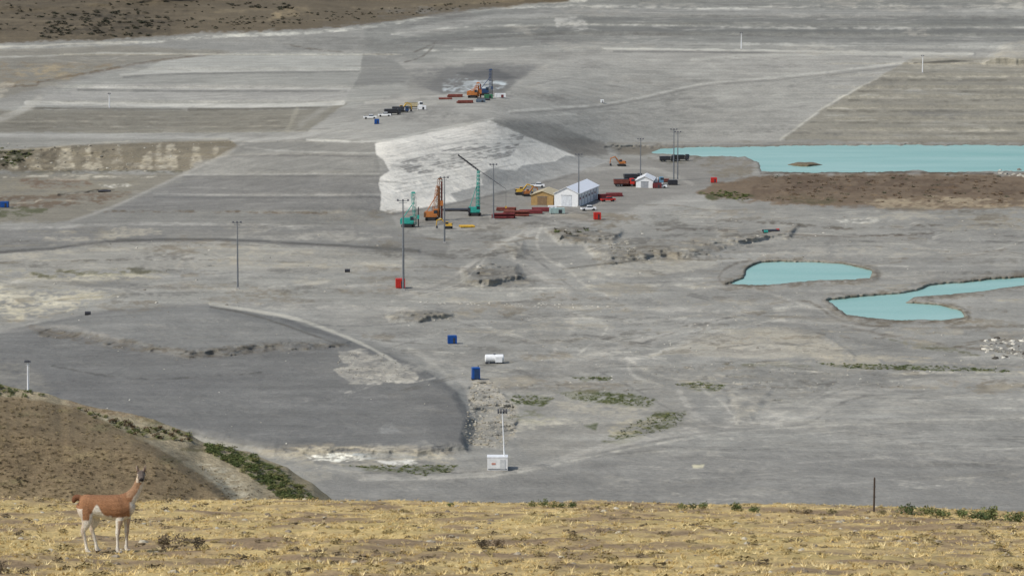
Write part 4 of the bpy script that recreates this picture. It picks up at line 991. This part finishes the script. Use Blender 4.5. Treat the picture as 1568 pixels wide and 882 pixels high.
n=len(gm.vertices);q=np.zeros(n*3);gm.vertices.foreach_get('co',q);q=q.reshape(-1,3);x,y,z=q.T
br=C(154,113,84);bd=C(126,93,71);wh=C(222,216,205);gy=C(100,91,86);tanb=C(176,145,118)
nz=fbm(x*14,z*14+y*9,3,4)
col=np.tile(br,(n,1))
def mixc(mask,c):
    global col
    mask=np.clip(mask,0,1)[:,None];col=col*(1-mask)+np.array(c)*mask
mixc((z-1.04)*5+nz*.3,bd*1.05)
body=(x<.5)&(z>.5)
wl=.755+.22*np.exp(-((x+.19)/.09)**2)-.03*(x>.1)
mixc(np.where(body&(z>.58)&(x>-.34),sstep((wl-z+.03+nz*.015)/.06),0),wh)
lf=(z<=.68)
mixc(np.where(lf,.95,0)*sstep((.72-z)/.08),wh)
legc=np.where(x>.1,np.where(y<0,.21,.368),np.where(y<0,-.43,-.28))
mixc(np.where((z<.66)&(z>.05)&(x>.1),sstep((x-legc+.004)/.02)*.75,0),tanb)
mixc(np.where((z<.72)&(z>.05)&(x<.1),sstep((legc-x-.002)/.03)*.45,0),tanb)
mixc(np.where((x<-.33)&(z>.66),sstep((z-.66)/.08),0),br)
mixc(np.where((x<-.47)&(z<.9)&(z>.6),.7,0),wh)
nx=np.interp(z,[1.0,1.17,1.29,1.4,1.5],[.42,.52,.59,.635,.66])
mixc(np.where((z>1.1)&(z<1.5)&(x>.38),.45,0),tanb)
mixc(np.where((z>.95)&(z<1.5)&(x>.38),sstep((x-nx-.03+nz*.01)/.03)*.9,0),wh)
mixc(np.where((z>.6)&(z<1.02)&(x>.36),sstep((x-.42)/.06)*.8,0),wh)
head=(z>1.385)&(x>.57)&(y<.1)
mixc(np.where(head&(y<-.03),1,0)*sstep((-.02-y)/.04),gy)
mixc(np.where(head&(z>1.55),.8,0),gy)
side=np.abs(x-.675);mixc(np.where(head&(side>.06)&(y>-.1)&(z<1.56),.8,0),C(206,190,170))
mixc(np.where(head&(y<-.165)&(z<1.435),1,0),C(200,190,180));mixc(np.where(head&(y<-.20)&(z>1.435),1,0),C(44,40,40))
mixc(np.where((z>1.62),.9,0),C(156,140,126));mixc(np.where((z>1.61)&(y<-.004)&(np.abs(np.abs(x-.67)-.062)<.014),.8,0),C(90,72,66))
mixc(np.where((x<-.53)&(z>.96),.85,0),C(112,76,58));mixc(np.where(z<.03,1,0),C(64,54,48))
col=col*(1+.12*nz)[:,None]
cc=np.ones((n,4),np.float32);cc[:,:3]=col
at=gm.color_attributes.new('Col','FLOAT_COLOR','POINT');at.data.foreach_set('color',cc.ravel())
m,nt,bs=nodes('guanaco_fur');a=nt.nodes.new('ShaderNodeAttribute');a.attribute_name='Col';tc=nt.nodes.new('ShaderNodeTexCoord')
r,_=noise_val(nt,30,tc.outputs['Object'],.78,1.18);nt.links.new(colmul(nt,a.outputs['Color'],r),bs.inputs['Base Color']);bs.inputs['Roughness'].default_value=.95;bs.inputs['Specular IOR Level'].default_value=.1
nn_=nt.nodes.new('ShaderNodeTexNoise');nn_.inputs['Scale'].default_value=60;nt.links.new(tc.outputs['Object'],nn_.inputs['Vector']);bp=nt.nodes.new('ShaderNodeBump');bp.inputs['Distance'].default_value=.02;nt.links.new(nn_.outputs['Fac'],bp.inputs['Height']);nt.links.new(bp.outputs['Normal'],bs.inputs['Normal'])
gm.materials.clear();gm.materials.append(m);gm.polygons.foreach_set('use_smooth',np.ones(len(gm.polygons),bool))
gm.name='guanaco_body_mesh'
root=bpy.data.objects.new('guanaco',None);bpy.context.scene.collection.objects.link(root)
gb=bpy.data.objects.new('body',gm);bpy.context.scene.collection.objects.link(gb);gb.parent=root
for k,sx in enumerate((.607,.741)):
    bpy.ops.mesh.primitive_uv_sphere_add(segments=12,ring_count=8,radius=.015,location=(0,0,0));e=bpy.context.object;e.name='eye_%d'%(k+1);e.data.materials.append(M('eye_black',(.01,.008,.006),.15));e.parent=root;e.location=(sx,-.06,1.535)
gp=fgp(165,846);root.location=gp;root.rotation_euler=(0,0,0.06)
# ------------------------------------------------------------------ light, sky, camera
sc=bpy.context.scene
sdir=Vector((-.56,-.38,.73)).normalized()
sl=bpy.data.lights.new('sun','SUN');sl.energy=3.4;sl.angle=math.radians(4);sl.color=(1,.975,.93)
so=bpy.data.objects.new('sun',sl);sc.collection.objects.link(so);so.rotation_euler=sdir.to_track_quat('Z','Y').to_euler();so.location=(0,0,300)
w=bpy.data.worlds.new('World');sc.world=w;w.use_nodes=True;nt=w.node_tree;bg=nt.nodes['Background']
sk=nt.nodes.new('ShaderNodeTexSky');sk.sky_type='NISHITA';sk.sun_disc=False;sk.sun_elevation=math.asin(sdir.z);sk.sun_rotation=math.atan2(sdir.x,sdir.y);sk.dust_density=2;sk.altitude=300
nt.links.new(sk.outputs[0],bg.inputs[0]);bg.inputs[1].default_value=.13
cam=bpy.data.cameras.new('camera');co_=bpy.data.objects.new('camera',cam);sc.collection.objects.link(co_);sc.camera=co_
co_.location=(0,0,HC);co_.rotation_euler=(math.pi/2-TH,0,0);cam.sensor_width=36;cam.sensor_fit='HORIZONTAL';cam.lens=F/1568*36
cam.clip_start=.5;cam.clip_end=80000
sc.view_settings.view_transform='Standard';sc.view_settings.look='None';sc.view_settings.exposure=0
